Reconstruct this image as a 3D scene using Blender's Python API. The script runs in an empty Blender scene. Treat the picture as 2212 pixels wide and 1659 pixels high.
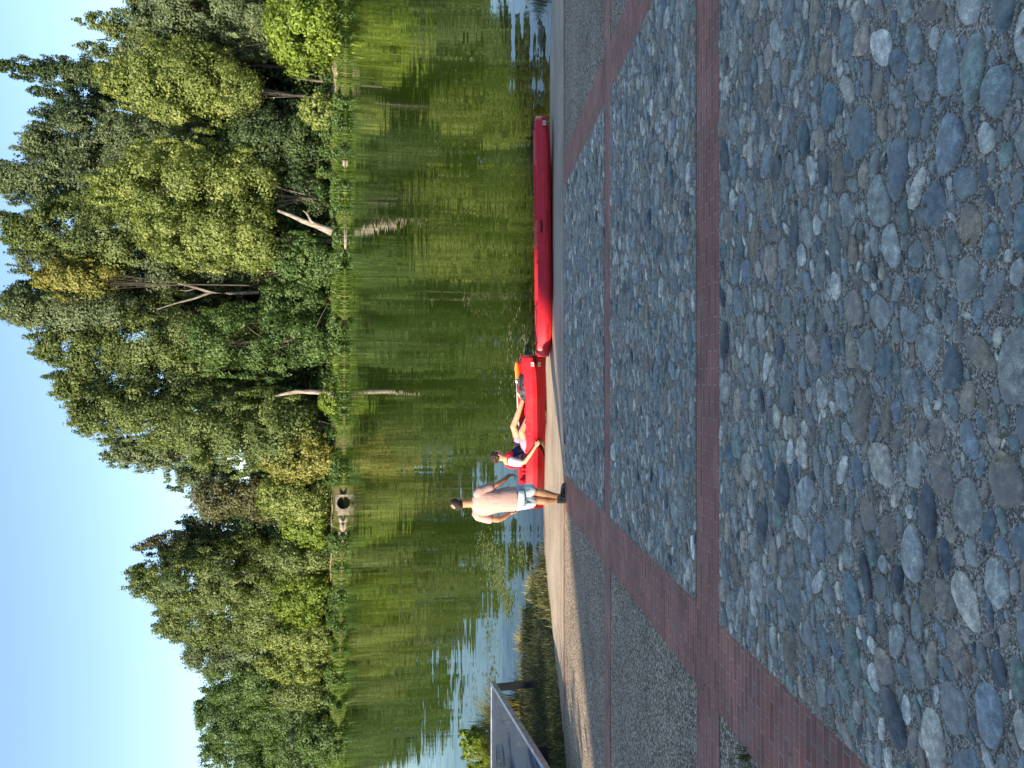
import bpy, bmesh, math, random
import numpy as np
from mathutils import Vector, Matrix
random.seed(7); RNG = np.random.default_rng(11)
S = bpy.context.scene
C = S.collection

# ------------------------------------------------------------------ camera, sky, sun, exposure
PITCH = math.radians(15.0)
CZ = 4.5                                   # eye height above the river
cp, sp = math.cos(PITCH), math.sin(PITCH)
cam_d = bpy.data.cameras.new('camera'); cam = bpy.data.objects.new('camera', cam_d); C.objects.link(cam)
cam_d.sensor_width = 36; cam_d.lens = 27.0; cam_d.clip_end = 3000; cam_d.clip_start = 0.05
# phone held upright, picture stored on its side: image right = world down, image top = world +X
M = Matrix(((0, 1, 0), (-sp, 0, -cp), (-cp, 0, sp))).to_4x4()
M.translation = Vector((0, 0, CZ)); cam.matrix_world = M
S.camera = cam
S.render.resolution_x = 1024; S.render.resolution_y = 768

SUN_AZ = Vector((0.74, 0.67)).normalized()   # direction the light travels over the ground
SUN_EL = math.radians(29)
sdir = Vector((SUN_AZ.x * math.cos(SUN_EL), SUN_AZ.y * math.cos(SUN_EL), -math.sin(SUN_EL)))
sun_d = bpy.data.lights.new('sun', 'SUN'); sun = bpy.data.objects.new('sun', sun_d); C.objects.link(sun)
sun_d.energy = 5.0; sun_d.angle = math.radians(0.5); sun_d.color = (1.0, 0.86, 0.66)
sun.rotation_euler = sdir.to_track_quat('-Z', 'Y').to_euler()

W = bpy.data.worlds.new('World'); S.world = W; W.use_nodes = True
wn = W.node_tree.nodes; wl = W.node_tree.links
sky = wn.new('ShaderNodeTexSky'); sky.sky_type = 'NISHITA'; sky.sun_disc = False
sky.sun_elevation = SUN_EL
sky.sun_rotation = math.atan2(-SUN_AZ.x, -SUN_AZ.y)   # measured from +Y towards +X
sky.air_density = 1.0; sky.dust_density = 0.3; sky.ozone_density = 2.2
bg = wn['Background']; bg.inputs['Strength'].default_value = 0.105
wl.new(sky.outputs['Color'], bg.inputs['Color'])
S.view_settings.view_transform = 'Standard'; S.view_settings.look = 'None'
S.view_settings.exposure = 1.35; S.view_settings.gamma = 1.0
S.render.engine = 'CYCLES'
S.cycles.max_bounces = 8; S.cycles.transparent_max_bounces = 12

# ------------------------------------------------------------------ helpers
def ray(v, Y):
    """photo position in a 2212x1659 copy -> world direction"""
    rx = (829.5 - Y) / 1658.0; dn = (v - 1106.0) / 1658.0
    return Vector((rx, cp - dn * sp, -sp - dn * cp))
def at_y(v, Y, y):
    d = ray(v, Y); k = y / d.y
    return Vector((d.x * k, y, CZ + d.z * k))
def at_z(v, Y, z):
    d = ray(v, Y); k = (z - CZ) / d.z
    return Vector((d.x * k, d.y * k, z))
def RZ(y): return 3.0 - 0.2107 * y if y > -3 else 3.632

def tag(o, label=None, cat=None, group=None, kind=None):
    if label: o['label'] = label
    if cat: o['category'] = cat
    if group: o['group'] = group
    if kind: o['kind'] = kind
    return o
def link(o, parent=None):
    C.objects.link(o)
    if parent: o.parent = parent
    return o
def empty(name, loc, label, cat, group=None, rz=0.0):
    o = bpy.data.objects.new(name, None); o.empty_display_size = 0.2
    o.location = loc; o.rotation_euler = (0, 0, rz); C.objects.link(o)
    return tag(o, label, cat, group)
def np_mesh(name, V, F, smooth=False, attrs=None):
    """V (n,3); F (m,k) with k = 3 or 4"""
    V = np.asarray(V, np.float32); F = np.asarray(F, np.int32)
    me = bpy.data.meshes.new(name)
    me.vertices.add(len(V)); me.vertices.foreach_set('co', V.ravel())
    m, k = F.shape
    me.loops.add(m * k); me.loops.foreach_set('vertex_index', F.ravel())
    me.polygons.add(m)
    me.polygons.foreach_set('loop_start', np.arange(0, m * k, k, dtype=np.int32))
    me.polygons.foreach_set('loop_total', np.full(m, k, np.int32))
    if smooth: me.polygons.foreach_set('use_smooth', np.ones(m, bool))
    for an, arr in (attrs or {}).items():
        arr = np.asarray(arr, np.float32)
        if arr.ndim == 1:
            a = me.attributes.new(an, 'FLOAT', 'POINT'); a.data.foreach_set('value', arr)
        else:
            a = me.attributes.new(an, 'FLOAT_COLOR', 'POINT'); a.data.foreach_set('color', arr.ravel())
    me.update(calc_edges=True); me.validate()
    return me
def put(name, me, mat, parent=None, loc=None):
    o = bpy.data.objects.new(name, me)
    if mat: me.materials.append(mat)
    if loc is not None: o.location = loc
    return link(o, parent)

class MB:
    """collects shapes into one mesh"""
    def __init__(s): s.bm = bmesh.new()
    def box(s, c, d, rot=None, bevel=0.0):
        r = bmesh.ops.create_cube(s.bm, size=1.0)
        vs = r['verts']
        bmesh.ops.scale(s.bm, vec=d, verts=vs)
        if bevel:
            es = list({e for v in vs for e in v.link_edges})
            rr = bmesh.ops.bevel(s.bm, geom=es, offset=bevel, segments=2, affect='EDGES', profile=0.5)
            vs = list({v for f in rr['faces'] for v in f.verts} | {v for v in vs if v.is_valid})
        if rot is not None: bmesh.ops.rotate(s.bm, verts=vs, cent=(0, 0, 0), matrix=rot)
        bmesh.ops.translate(s.bm, vec=c, verts=vs)
        return s
    def ell(s, c, r, rot=None, u=16, v=10):
        q = bmesh.ops.create_uvsphere(s.bm, u_segments=u, v_segments=v, radius=1.0)['verts']
        if not hasattr(r, '__len__'): r = (r, r, r)
        bmesh.ops.scale(s.bm, vec=r, verts=q)
        if rot is not None: bmesh.ops.rotate(s.bm, verts=q, cent=(0, 0, 0), matrix=rot)
        bmesh.ops.translate(s.bm, vec=c, verts=q); return s
    def cone(s, p0, p1, r0, r1, seg=14, caps=True):
        p0 = Vector(p0); p1 = Vector(p1); d = p1 - p0
        if d.length < 1e-6: return s
        q = bmesh.ops.create_cone(s.bm, cap_ends=caps, segments=seg, radius1=r0, radius2=r1, depth=d.length)['verts']
        bmesh.ops.rotate(s.bm, verts=q, cent=(0, 0, 0), matrix=d.to_track_quat('Z', 'Y').to_matrix())
        bmesh.ops.translate(s.bm, vec=(p0 + p1) / 2, verts=q); return s
    def limb(s, pts, rad, seg=14):
        for i, p in enumerate(pts):
            s.ell(p, rad[i], u=seg, v=8)
            if i: s.cone(pts[i - 1], p, rad[i - 1], rad[i], seg)
        return s
    def rings(s, rs, n=24, power=2.0):
        """rs: (cx,cy,cz,a,b,yaw) closed loft"""
        prev = None; first = None
        for (x, y, z, a, b, yw) in rs:
            row = []
            for k in range(n):
                t = 2 * math.pi * k / n
                ct, st = math.cos(t), math.sin(t)
                px = a * math.copysign(abs(ct) ** (2 / power), ct); py = b * math.copysign(abs(st) ** (2 / power), st)
                row.append(s.bm.verts.new((x + px * math.cos(yw) - py * math.sin(yw), y + px * math.sin(yw) + py * math.cos(yw), z)))
            if prev:
                for k in range(n):
                    s.bm.faces.new((prev[k], prev[(k + 1) % n], row[(k + 1) % n], row[k]))
            else: first = row
            prev = row
        s.bm.faces.new(list(reversed(first))); s.bm.faces.new(prev)
        return s
    def mesh(s, name, smooth=False):
        bmesh.ops.recalc_face_normals(s.bm, faces=s.bm.faces)
        me = bpy.data.meshes.new(name); s.bm.to_mesh(me); s.bm.free()
        if smooth:
            for p in me.polygons: p.use_smooth = True
        return me
    def build(s, name, mat, parent=None, smooth=False):
        return put(name, s.mesh(name, smooth), mat, parent)
    def remesh(s, name, mat, parent=None, voxel=0.006, smooth=4):
        me = s.mesh(name)
        tmp = bpy.data.objects.new('tmp', me); C.objects.link(tmp)
        m = tmp.modifiers.new('r', 'REMESH'); m.mode = 'VOXEL'; m.voxel_size = voxel; m.use_smooth_shade = True
        if smooth:
            m2 = tmp.modifiers.new('s', 'SMOOTH'); m2.iterations = smooth; m2.factor = 0.5
        dg = bpy.context.evaluated_depsgraph_get()
        me2 = bpy.data.meshes.new_from_object(tmp.evaluated_get(dg))
        bpy.data.objects.remove(tmp); bpy.data.meshes.remove(me)
        me2.name = name; me2.materials.clear()
        for p in me2.polygons: p.use_smooth = True
        return put(name, me2, mat, parent)

# ------------------------------------------------------------------ materials
def mat(name, col=(.5, .5, .5), rough=.8, spec=.3, metal=0.0):
    m = bpy.data.materials.new(name); m.use_nodes = True
    b = m.node_tree.nodes['Principled BSDF']
    b.inputs['Base Color'].default_value = (*col, 1); b.inputs['Roughness'].default_value = rough
    b.inputs['Specular IOR Level'].default_value = spec; b.inputs['Metallic'].default_value = metal
    return m
def N(m, t): return m.node_tree.nodes.new(t)
def L(m, a, b): m.node_tree.links.new(a, b)
def coords(m, scale=(1, 1, 1), kind='Object'):
    tc = N(m, 'ShaderNodeTexCoord'); mp = N(m, 'ShaderNodeMapping'); mp.inputs['Scale'].default_value = scale
    L(m, tc.outputs[kind], mp.inputs['Vector']); return mp.outputs['Vector']
def noise(m, vec, scale, detail=4, rough=.55):
    n = N(m, 'ShaderNodeTexNoise'); n.inputs['Scale'].default_value = scale
    n.inputs['Detail'].default_value = detail; n.inputs['Roughness'].default_value = rough
    L(m, vec, n.inputs['Vector']); return n
def ramp(m, fac, stops):
    r = N(m, 'ShaderNodeValToRGB')
    while len(r.color_ramp.elements) < len(stops): r.color_ramp.elements.new(0.5)
    for e, (p, c) in zip(r.color_ramp.elements, stops):
        e.position = p; e.color = (*c, 1) if len(c) == 3 else c
    L(m, fac, r.inputs['Fac']); return r.outputs['Color']
def mixc(m, fac, a, b, mode='MIX'):
    x = N(m, 'ShaderNodeMix'); x.data_type = 'RGBA'; x.blend_type = mode
    for i, val in ((0, fac), (6, a), (7, b)):
        if isinstance(val, (int, float)): x.inputs[i].default_value = val
        elif isinstance(val, tuple): x.inputs[i].default_value = (*val, 1)
        else: L(m, val, x.inputs[i])
    return x.outputs[2]
def math_n(m, op, a, b=None, c=None):
    x = N(m, 'ShaderNodeMath'); x.operation = op
    for i, val in enumerate((a, b, c)):
        if val is None: continue
        if isinstance(val, (int, float)): x.inputs[i].default_value = val
        else: L(m, val, x.inputs[i])
    return x.outputs[0]
def bump(m, h, strength=.5, dist=.01):
    b = N(m, 'ShaderNodeBump'); b.inputs['Strength'].default_value = strength; b.inputs['Distance'].default_value = dist
    L(m, h, b.inputs['Height']); L(m, b.outputs[0], m.node_tree.nodes['Principled BSDF'].inputs['Normal'])
def base(m, sock): L(m, sock, m.node_tree.nodes['Principled BSDF'].inputs['Base Color'])

def foliage(name, dark, light, warm=None, trans=.35, rough=.55):
    """leaf colours vary from leaf to leaf by the stored 'var' value and from clump to clump by noise"""
    m = bpy.data.materials.new(name); m.use_nodes = True
    nt = m.node_tree; nt.nodes.clear()
    out = N(m, 'ShaderNodeOutputMaterial')
    at = N(m, 'ShaderNodeAttribute'); at.attribute_name = 'var'
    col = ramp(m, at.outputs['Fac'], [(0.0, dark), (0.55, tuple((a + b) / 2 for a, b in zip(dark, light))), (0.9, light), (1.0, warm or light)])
    p = N(m, 'ShaderNodeBsdfPrincipled'); p.inputs['Roughness'].default_value = rough
    p.inputs['Specular IOR Level'].default_value = .35
    L(m, col, p.inputs['Base Color'])
    t = N(m, 'ShaderNodeBsdfTranslucent'); tcol = mixc(m, 1.0, col, (1.3, 1.25, .5), 'MULTIPLY'); L(m, tcol, t.inputs['Color'])
    mx = N(m, 'ShaderNodeMixShader'); mx.inputs[0].default_value = trans
    L(m, p.outputs[0], mx.inputs[1]); L(m, t.outputs[0], mx.inputs[2]); L(m, mx.outputs[0], out.inputs['Surface'])
    return m

# paving ------------------------------------------------------------
def aggregate_mat():
    m = mat('exposed_aggregate', rough=.85, spec=.25)
    v = coords(m)
    vo = N(m, 'ShaderNodeTexVoronoi'); vo.inputs['Scale'].default_value = 62; L(m, v, vo.inputs['Vector'])
    bw = N(m, 'ShaderNodeSeparateColor'); L(m, vo.outputs['Color'], bw.inputs[0])
    c = ramp(m, bw.outputs[0], [(0, (.13, .10, .075)), (.35, (.41, .325, .235)), (.7, (.58, .475, .35)), (.93, (.84, .75, .61))])
    big = noise(m, v, 1.3, 4)
    edge = ramp(m, vo.outputs['Distance'], [(.3, (1, 1, 1)), (.62, (.38, .34, .31))])
    c = mixc(m, 1.0, c, edge, 'MULTIPLY')
    c = mixc(m, 1.0, c, ramp(m, big.outputs[0], [(.3, (.72, .7, .68)), (.7, (1.1, 1.08, 1.02))]), 'MULTIPLY')
    base(m, c)
    bump(m, math_n(m, 'SUBTRACT', 1.0, vo.outputs['Distance']), .8, .006)
    return m
def concrete_mat(wetline=True):
    m = mat('smooth_concrete', rough=.8, spec=.3)
    v = coords(m); n1 = noise(m, v, .9, 5); n2 = noise(m, v, 60, 3)
    st = noise(m, coords(m, (.25, 2.2, 1)), 1.6, 4)
    c = ramp(m, n1.outputs[0], [(.3, (.38, .30, .21)), (.6, (.53, .43, .31)), (.8, (.60, .50, .37))])
    c = mixc(m, .65, c, ramp(m, n2.outputs[0], [(.35, (.42, .4, .38)), (.62, (1.15, 1.12, 1.08))]), 'MULTIPLY')
    c = mixc(m, .6, c, ramp(m, st.outputs[0], [(.35, (.62, .60, .58)), (.6, (1, 1, 1))]), 'MULTIPLY')
    sp_ = N(m, 'ShaderNodeSeparateXYZ'); tc_ = N(m, 'ShaderNodeTexCoord'); L(m, tc_.outputs['Object'], sp_.inputs[0])
    wet = N(m, 'ShaderNodeMapRange'); wet.inputs['From Min'].default_value = .07; wet.inputs['From Max'].default_value = .015
    L(m, math_n(m, 'ADD', sp_.outputs[2], math_n(m, 'MULTIPLY', st.outputs[0], .03)), wet.inputs['Value'])
    if wetline: c = mixc(m, wet.outputs[0], c, mixc(m, 1.0, c, (.50, .42, .30), 'MULTIPLY'))
    base(m, c); bump(m, n2.outputs[0], .5, .004); return m
def brick_mat():
    m = mat('clay_brick', rough=.8, spec=.25)
    v = coords(m)
    wob = noise(m, v, 3.0, 3)
    vv = N(m, 'ShaderNodeVectorMath'); vv.operation = 'MULTIPLY_ADD'
    L(m, wob.outputs['Color'], vv.inputs[0]); vv.inputs[1].default_value = (.012, .012, 0); L(m, v, vv.inputs[2])
    b = N(m, 'ShaderNodeTexBrick'); b.offset = .5; b.inputs['Scale'].default_value = 1.0
    b.inputs['Brick Width'].default_value = .205; b.inputs['Row Height'].default_value = .0562
    b.inputs['Mortar Size'].default_value = .0038; b.inputs['Mortar Smooth'].default_value = .15
    b.inputs['Color1'].default_value = (.47, .185, .125, 1); b.inputs['Color2'].default_value = (.31, .128, .09, 1)
    b.inputs['Mortar'].default_value = (.42, .34, .28, 1); L(m, vv.outputs[0], b.inputs['Vector'])
    n = noise(m, v, 2.2, 5); n2 = noise(m, v, 90, 2)
    c = mixc(m, .8, b.outputs['Color'], ramp(m, n.outputs[0], [(.3, (.6, .58, .58)), (.7, (1.25, 1.2, 1.15))]), 'MULTIPLY')
    c = mixc(m, .6, c, ramp(m, n2.outputs[0], [(.3, (.6, .6, .6)), (.7, (1.2, 1.2, 1.2))]), 'MULTIPLY')
    dirt = noise(m, v, 3.5, 6, .65)
    c = mixc(m, ramp(m, dirt.outputs[0], [(.52, (0, 0, 0)), (.75, (.6, .6, .6))]), c, (.25, .19, .155))
    base(m, c)
    h = math_n(m, 'ADD', math_n(m, 'MULTIPLY', b.outputs['Fac'], -1.0), math_n(m, 'MULTIPLY', n2.outputs[0], .5))
    bump(m, h, .6, .005); return m
def mortar_mat():
    m = mat('pebbly_mortar', rough=.95, spec=.1)
    v = coords(m); vo = N(m, 'ShaderNodeTexVoronoi'); vo.inputs['Scale'].default_value = 170; L(m, v, vo.inputs['Vector'])
    bw = N(m, 'ShaderNodeSeparateColor'); L(m, vo.outputs['Color'], bw.inputs[0])
    c = ramp(m, bw.outputs[0], [(0, (.13, .105, .078)), (.6, (.35, .30, .225)), (.95, (.68, .61, .50))])
    n = noise(m, v, 2.5, 4)
    c = mixc(m, .8, c, ramp(m, n.outputs[0], [(.3, (.5, .5, .5)), (.7, (1.1, 1.05, 1))]), 'MULTIPLY')
    base(m, c); bump(m, bw.outputs[0], .9, .008); return m
def stone_mat():
    m = mat('river_stone', rough=.62, spec=.35)
    a = N(m, 'ShaderNodeAttribute'); a.attribute_name = 'tone'
    v = coords(m); n1 = noise(m, v, 28, 6, .65); n2 = noise(m, v, 190, 3, .7); n3 = noise(m, v, 9, 3)
    c = mixc(m, .85, a.outputs['Color'], ramp(m, n1.outputs[0], [(.3, (.36, .38, .40)), (.5, (.95, .95, .95)), (.70, (1.9, 1.85, 1.75))]), 'MULTIPLY')
    c = mixc(m, .7, c, ramp(m, n2.outputs[0], [(.35, (.55, .55, .56)), (.65, (1.45, 1.42, 1.4))]), 'MULTIPLY')
    dust = ramp(m, n3.outputs[0], [(.42, (0, 0, 0)), (.68, (.7, .7, .7))])
    c = mixc(m, dust, c, (.27, .25, .215))
    base(m, c); bump(m, n1.outputs[0], .6, .006); return m
def soil_mat(name, a, b, sc=.6):
    m = mat(name, rough=.95, spec=.1); v = coords(m)
    n = noise(m, v, sc, 6); n2 = noise(m, v, sc * 25, 3)
    c = ramp(m, n.outputs[0], [(.35, a), (.65, b)])
    c = mixc(m, .6, c, ramp(m, n2.outputs[0], [(.3, (.55, .55, .55)), (.7, (1.3, 1.3, 1.3))]), 'MULTIPLY')
    base(m, c); bump(m, n2.outputs[0], .6, .03); return m
def water_mat():
    m = bpy.data.materials.new('river_water'); m.use_nodes = True; nt = m.node_tree; nt.nodes.clear()
    out = N(m, 'ShaderNodeOutputMaterial')
    tc = N(m, 'ShaderNodeTexCoord'); pos = tc.outputs['Object']
    sep = N(m, 'ShaderNodeSeparateXYZ'); L(m, pos, sep.inputs[0])
    def slope(scale, sc, det):
        mp = N(m, 'ShaderNodeMapping'); mp.inputs['Scale'].default_value = scale; L(m, pos, mp.inputs['Vector'])
        n = noise(m, mp.outputs[0], sc, det, .5); s = N(m, 'ShaderNodeVectorMath'); s.operation = 'SUBTRACT'
        L(m, n.outputs['Color'], s.inputs[0]); s.inputs[1].default_value = (.5, .5, .5); return s.outputs[0]
    fine = slope((1.1, 4.6, 1), 1.0, 2); wide = slope((.22, .8, 1), 1.0, 2)
    gust = N(m, 'ShaderNodeMapping'); gust.inputs['Scale'].default_value = (.05, .09, 1); L(m, pos, gust.inputs['Vector'])
    g = noise(m, gust.outputs[0], 1.0, 3)
    amp = N(m, 'ShaderNodeMapRange'); amp.inputs['From Min'].default_value = .35; amp.inputs['From Max'].default_value = .65
    amp.inputs['To Min'].default_value = .55; amp.inputs['To Max'].default_value = 1.25; L(m, g.outputs[0], amp.inputs['Value'])
    # sheltered strip under the far bank
    sh = N(m, 'ShaderNodeMapRange'); sh.interpolation_type = 'SMOOTHSTEP'
    sh.inputs['From Min'].default_value = 76; sh.inputs['From Max'].default_value = 86
    sh.inputs['To Min'].default_value = 1.0; sh.inputs['To Max'].default_value = 0.06
    yy = math_n(m, 'ADD', sep.outputs[1], math_n(m, 'MULTIPLY', sep.outputs[0], .16)); L(m, yy, sh.inputs['Value'])
    k = math_n(m, 'MULTIPLY', amp.outputs[0], sh.outputs[0])
    def sc(vec, xy):
        v = N(m, 'ShaderNodeVectorMath'); v.operation = 'MULTIPLY'; L(m, vec, v.inputs[0]); v.inputs[1].default_value = (*xy, 0); return v.outputs[0]
    add = N(m, 'ShaderNodeVectorMath'); add.operation = 'ADD'
    L(m, sc(fine, (.014, .11)), add.inputs[0]); L(m, sc(wide, (.008, .085)), add.inputs[1])
    s2 = N(m, 'ShaderNodeVectorMath'); s2.operation = 'SCALE'; L(m, add.outputs[0], s2.inputs[0]); L(m, k, s2.inputs['Scale'])
    up = N(m, 'ShaderNodeVectorMath'); up.operation = 'ADD'; L(m, s2.outputs[0], up.inputs[0]); up.inputs[1].default_value = (0, 0, 1)
    nrm = N(m, 'ShaderNodeVectorMath'); nrm.operation = 'NORMALIZE'; L(m, up.outputs[0], nrm.inputs[0])
    nv = nrm.outputs[0]
    gl = N(m, 'ShaderNodeBsdfGlossy'); gl.inputs['Roughness'].default_value = .02; gl.inputs['Color'].default_value = (.97, 1, .95, 1); L(m, nv, gl.inputs['Normal'])
    df = N(m, 'ShaderNodeBsdfDiffuse')
    df.inputs['Color'].default_value = (.020, .036, .005, 1)
    tr = N(m, 'ShaderNodeBsdfTransparent'); tr.inputs['Color'].default_value = (.74, .58, .30, 1)
    dp = N(m, 'ShaderNodeMapRange'); dp.interpolation_type = 'SMOOTHSTEP'
    dp.inputs['From Min'].default_value = 14.2; dp.inputs['From Max'].default_value = 17.5; dp.inputs['To Min'].default_value = 0.0; dp.inputs['To Max'].default_value = 1.0
    L(m, sep.outputs[1], dp.inputs['Value'])
    body = N(m, 'ShaderNodeMixShader'); L(m, dp.outputs[0], body.inputs[0]); L(m, tr.outputs[0], body.inputs[1]); L(m, df.outputs[0], body.inputs[2])
    fr = N(m, 'ShaderNodeFresnel'); L(m, math_n(m, 'MULTIPLY_ADD', dp.outputs[0], .37, 1.33), fr.inputs['IOR']); L(m, nv, fr.inputs['Normal'])
    mx = N(m, 'ShaderNodeMixShader'); L(m, fr.outputs[0], mx.inputs[0]); L(m, body.outputs[0], mx.inputs[1]); L(m, gl.outputs[0], mx.inputs[2])
    L(m, mx.outputs[0], out.inputs['Surface']); return m

# ------------------------------------------------------------------ terrain and river
def ys_far(x): return float(np.interp(x, [-600, -120, -55, -10, 50, 600], [420, 165, 116, 96.5, 92, 92]))
def ye_near(x): return float(np.interp(x, [-600, -60, -20, -10, -5.8, -3.9, -2.9, 6.8, 7.6, 12, 60, 600], [60, 26, 20.5, 17.6, 15.5, 14.7, 14.35, 14.2, 14.9, 17, 22, 60]))
LB = [(-14, -3), (-12, 2), (-9, 7.5), (-5.83, 11.1), (-4.55, 12.55), (-3.57, 13.73), (-3.0, 14.5), (-2.9, 19)]   # left edge of the ramp
RB = [(9.5, -3), (9.5, 8), (8.2, 12.5), (7.45, 14.0), (7.2, 15), (7.2, 19)]
def lbx(y): return float(np.interp(y, [p[1] for p in LB], [p[0] for p in LB]))
def rbx(y): return float(np.interp(y, [p[1] for p in RB], [p[0] for p in RB]))
def h2(x, y): return .5 * (math.sin(x * 1.7 + y * .6) * math.cos(y * 1.3 - x * .4) + .6 * math.sin(x * 4.1 - y * 3.2))
def ground_z(x, y):
    yf = ys_far(x)
    if y > yf - 6:
        t = y - yf
        if t < 0: return max(-2.5, t * .6) - .02
        z = 1.5 * (1 - math.exp(-t / 2.0)) + min(t, 60) * .02
        return z + .12 * h2(x * .5, y * .5) * min(1, t)
    ye = ye_near(x)
    t = ye - y
    if t < -.001 and not (lbx(y) < x < rbx(y) and y < 19): return max(-2.5, t * .45) - .02
    rz = RZ(y)
    lx, rx = lbx(y), rbx(y)
    if lx <= x <= rx: return rz - .10 if y < 19 else -2.5
    dl = (lx - x) if x < lx else (x - rx)
    bank = max(.27 * (1 - math.exp(-max(t, 0) / .7)) + min(0, t) * .3, min(RZ(y) + .02, 3.6)) + .02
    k = min(1, dl / .9); k = k * k * (3 - 2 * k)
    zz = (rz + .0) * (1 - k) + (bank + .05 * h2(x * 2, y * 2)) * k
    return zz
def terrain():
    xs = np.unique(np.concatenate([np.linspace(-620, -120, 14), np.linspace(-120, -16, 40), np.arange(-16, 16, .25), np.linspace(16, 120, 40), np.linspace(120, 620, 14)]).round(3))
    ys = np.unique(np.concatenate([np.linspace(-300, -12, 14), np.linspace(-12, 9, 22), np.arange(9, 22, .25), np.linspace(22, 86, 20), np.arange(86, 130, .8), np.linspace(130, 240, 24), np.linspace(240, 1500, 14)]).round(3))
    V = [(x, y, ground_z(x, y)) for y in ys for x in xs]
    nx = len(xs); F = [(j * nx + i, j * nx + i + 1, (j + 1) * nx + i + 1, (j + 1) * nx + i) for j in range(len(ys) - 1) for i in range(nx - 1)]
    o = put('terrain', np_mesh('terrain', V, F, True), soil_mat('bank_soil', (.10, .085, .045), (.055, .065, .02), .35))
    tag(o, kind='structure')
terrain()
def river():
    xs = np.linspace(-620, 620, 30); ys = np.linspace(13.6, 460, 20)
    V = [(x, y, 0) for y in ys for x in xs]; nx = len(xs)
    F = [(j * nx + i, j * nx + i + 1, (j + 1) * nx + i + 1, (j + 1) * nx + i) for j in range(len(ys) - 1) for i in range(nx - 1)]
    tag(put('river_water', np_mesh('river_water', V, F), water_mat()), kind='structure')
river()

# ------------------------------------------------------------------ the ramp
M_AGG, M_CON, M_BRK, M_MOR, M_STN = aggregate_mat(), concrete_mat(), brick_mat(), mortar_mat(), stone_mat()
def apz(x, y):
    """lower apron: lies on the ramp plane, dips a little to the right"""
    k = max(0.0, min(1.0, (y - 12.0) / 2.5))
    return RZ(y) - .012 * x * k + (.012 * math.sin(x * 2.3) + .008 * math.sin(x * 5.1 + 1) + .005 * math.sin(x * 11)) * k
def sheet(name, x0, x1, ya, yb, dz, m, step=.5, zf=None, wob=0.0):
    n = max(1, int((yb - ya) / step)); V = []; F = []
    nx = 24
    for j in range(n + 1):
        y = ya + (yb - ya) * j / n
        a = x0(y) if callable(x0) else x0; b = x1(y) if callable(x1) else x1
        for i in range(nx + 1):
            x = a + (b - a) * i / nx
            z = (zf(x, y) if zf else RZ(y)) + dz
            V.append((x, y, z))
    for j in range(n):
        for i in range(nx):
            q = j * (nx + 1) + i; F.append((q, q + 1, q + nx + 2, q + nx + 1))
    return tag(put(name, np_mesh(name, V, F, True), m), kind='structure')
sheet('ramp_aggregate', lambda y: lbx(y) - .12, lambda y: rbx(y) + .12, -3, 11.46, 0, M_AGG)
sheet('ramp_apron', lambda y: lbx(y) - .12 , lambda y: rbx(y) + .12, 11.46, 18.5, 0, M_CON, .25, apz)
# brick bands butt-jointed in one sheet, 4 mm above the aggregate
XL0, XL1, XR0, XR1 = -1.94, -1.41, 3.08, 3.58
def bricks():
    V = []; F = []
    def q(x0, x1, y0, y1):
        b = len(V); V.extend([(x0, y0, RZ(y0) + .004), (x1, y0, RZ(y0) + .004), (x1, y1, RZ(y1) + .004), (x0, y1, RZ(y1) + .004)]); F.append((b, b + 1, b + 2, b + 3))
    for (y0, y1) in ((.1, .42), (4.05, 4.50), (7.50, 7.83)): q(-9.2, 9.4, y0, y1) if y0 < 5 else q(-8.6, 9.3, y0, y1)
    for (x0, x1) in ((XL0, XL1), (XR0, XR1)):
        for (y0, y1) in ((-3, .1), (.42, 4.05), (4.50, 7.50), (7.83, 11.36)): q(x0, x1, y0, y1)
    q(-5.4, 8.4, 11.36, 11.49)
    tag(put('brick_paving_band', np_mesh('brick_paving_band', V, F), M_BRK), kind='structure')
bricks()
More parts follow.
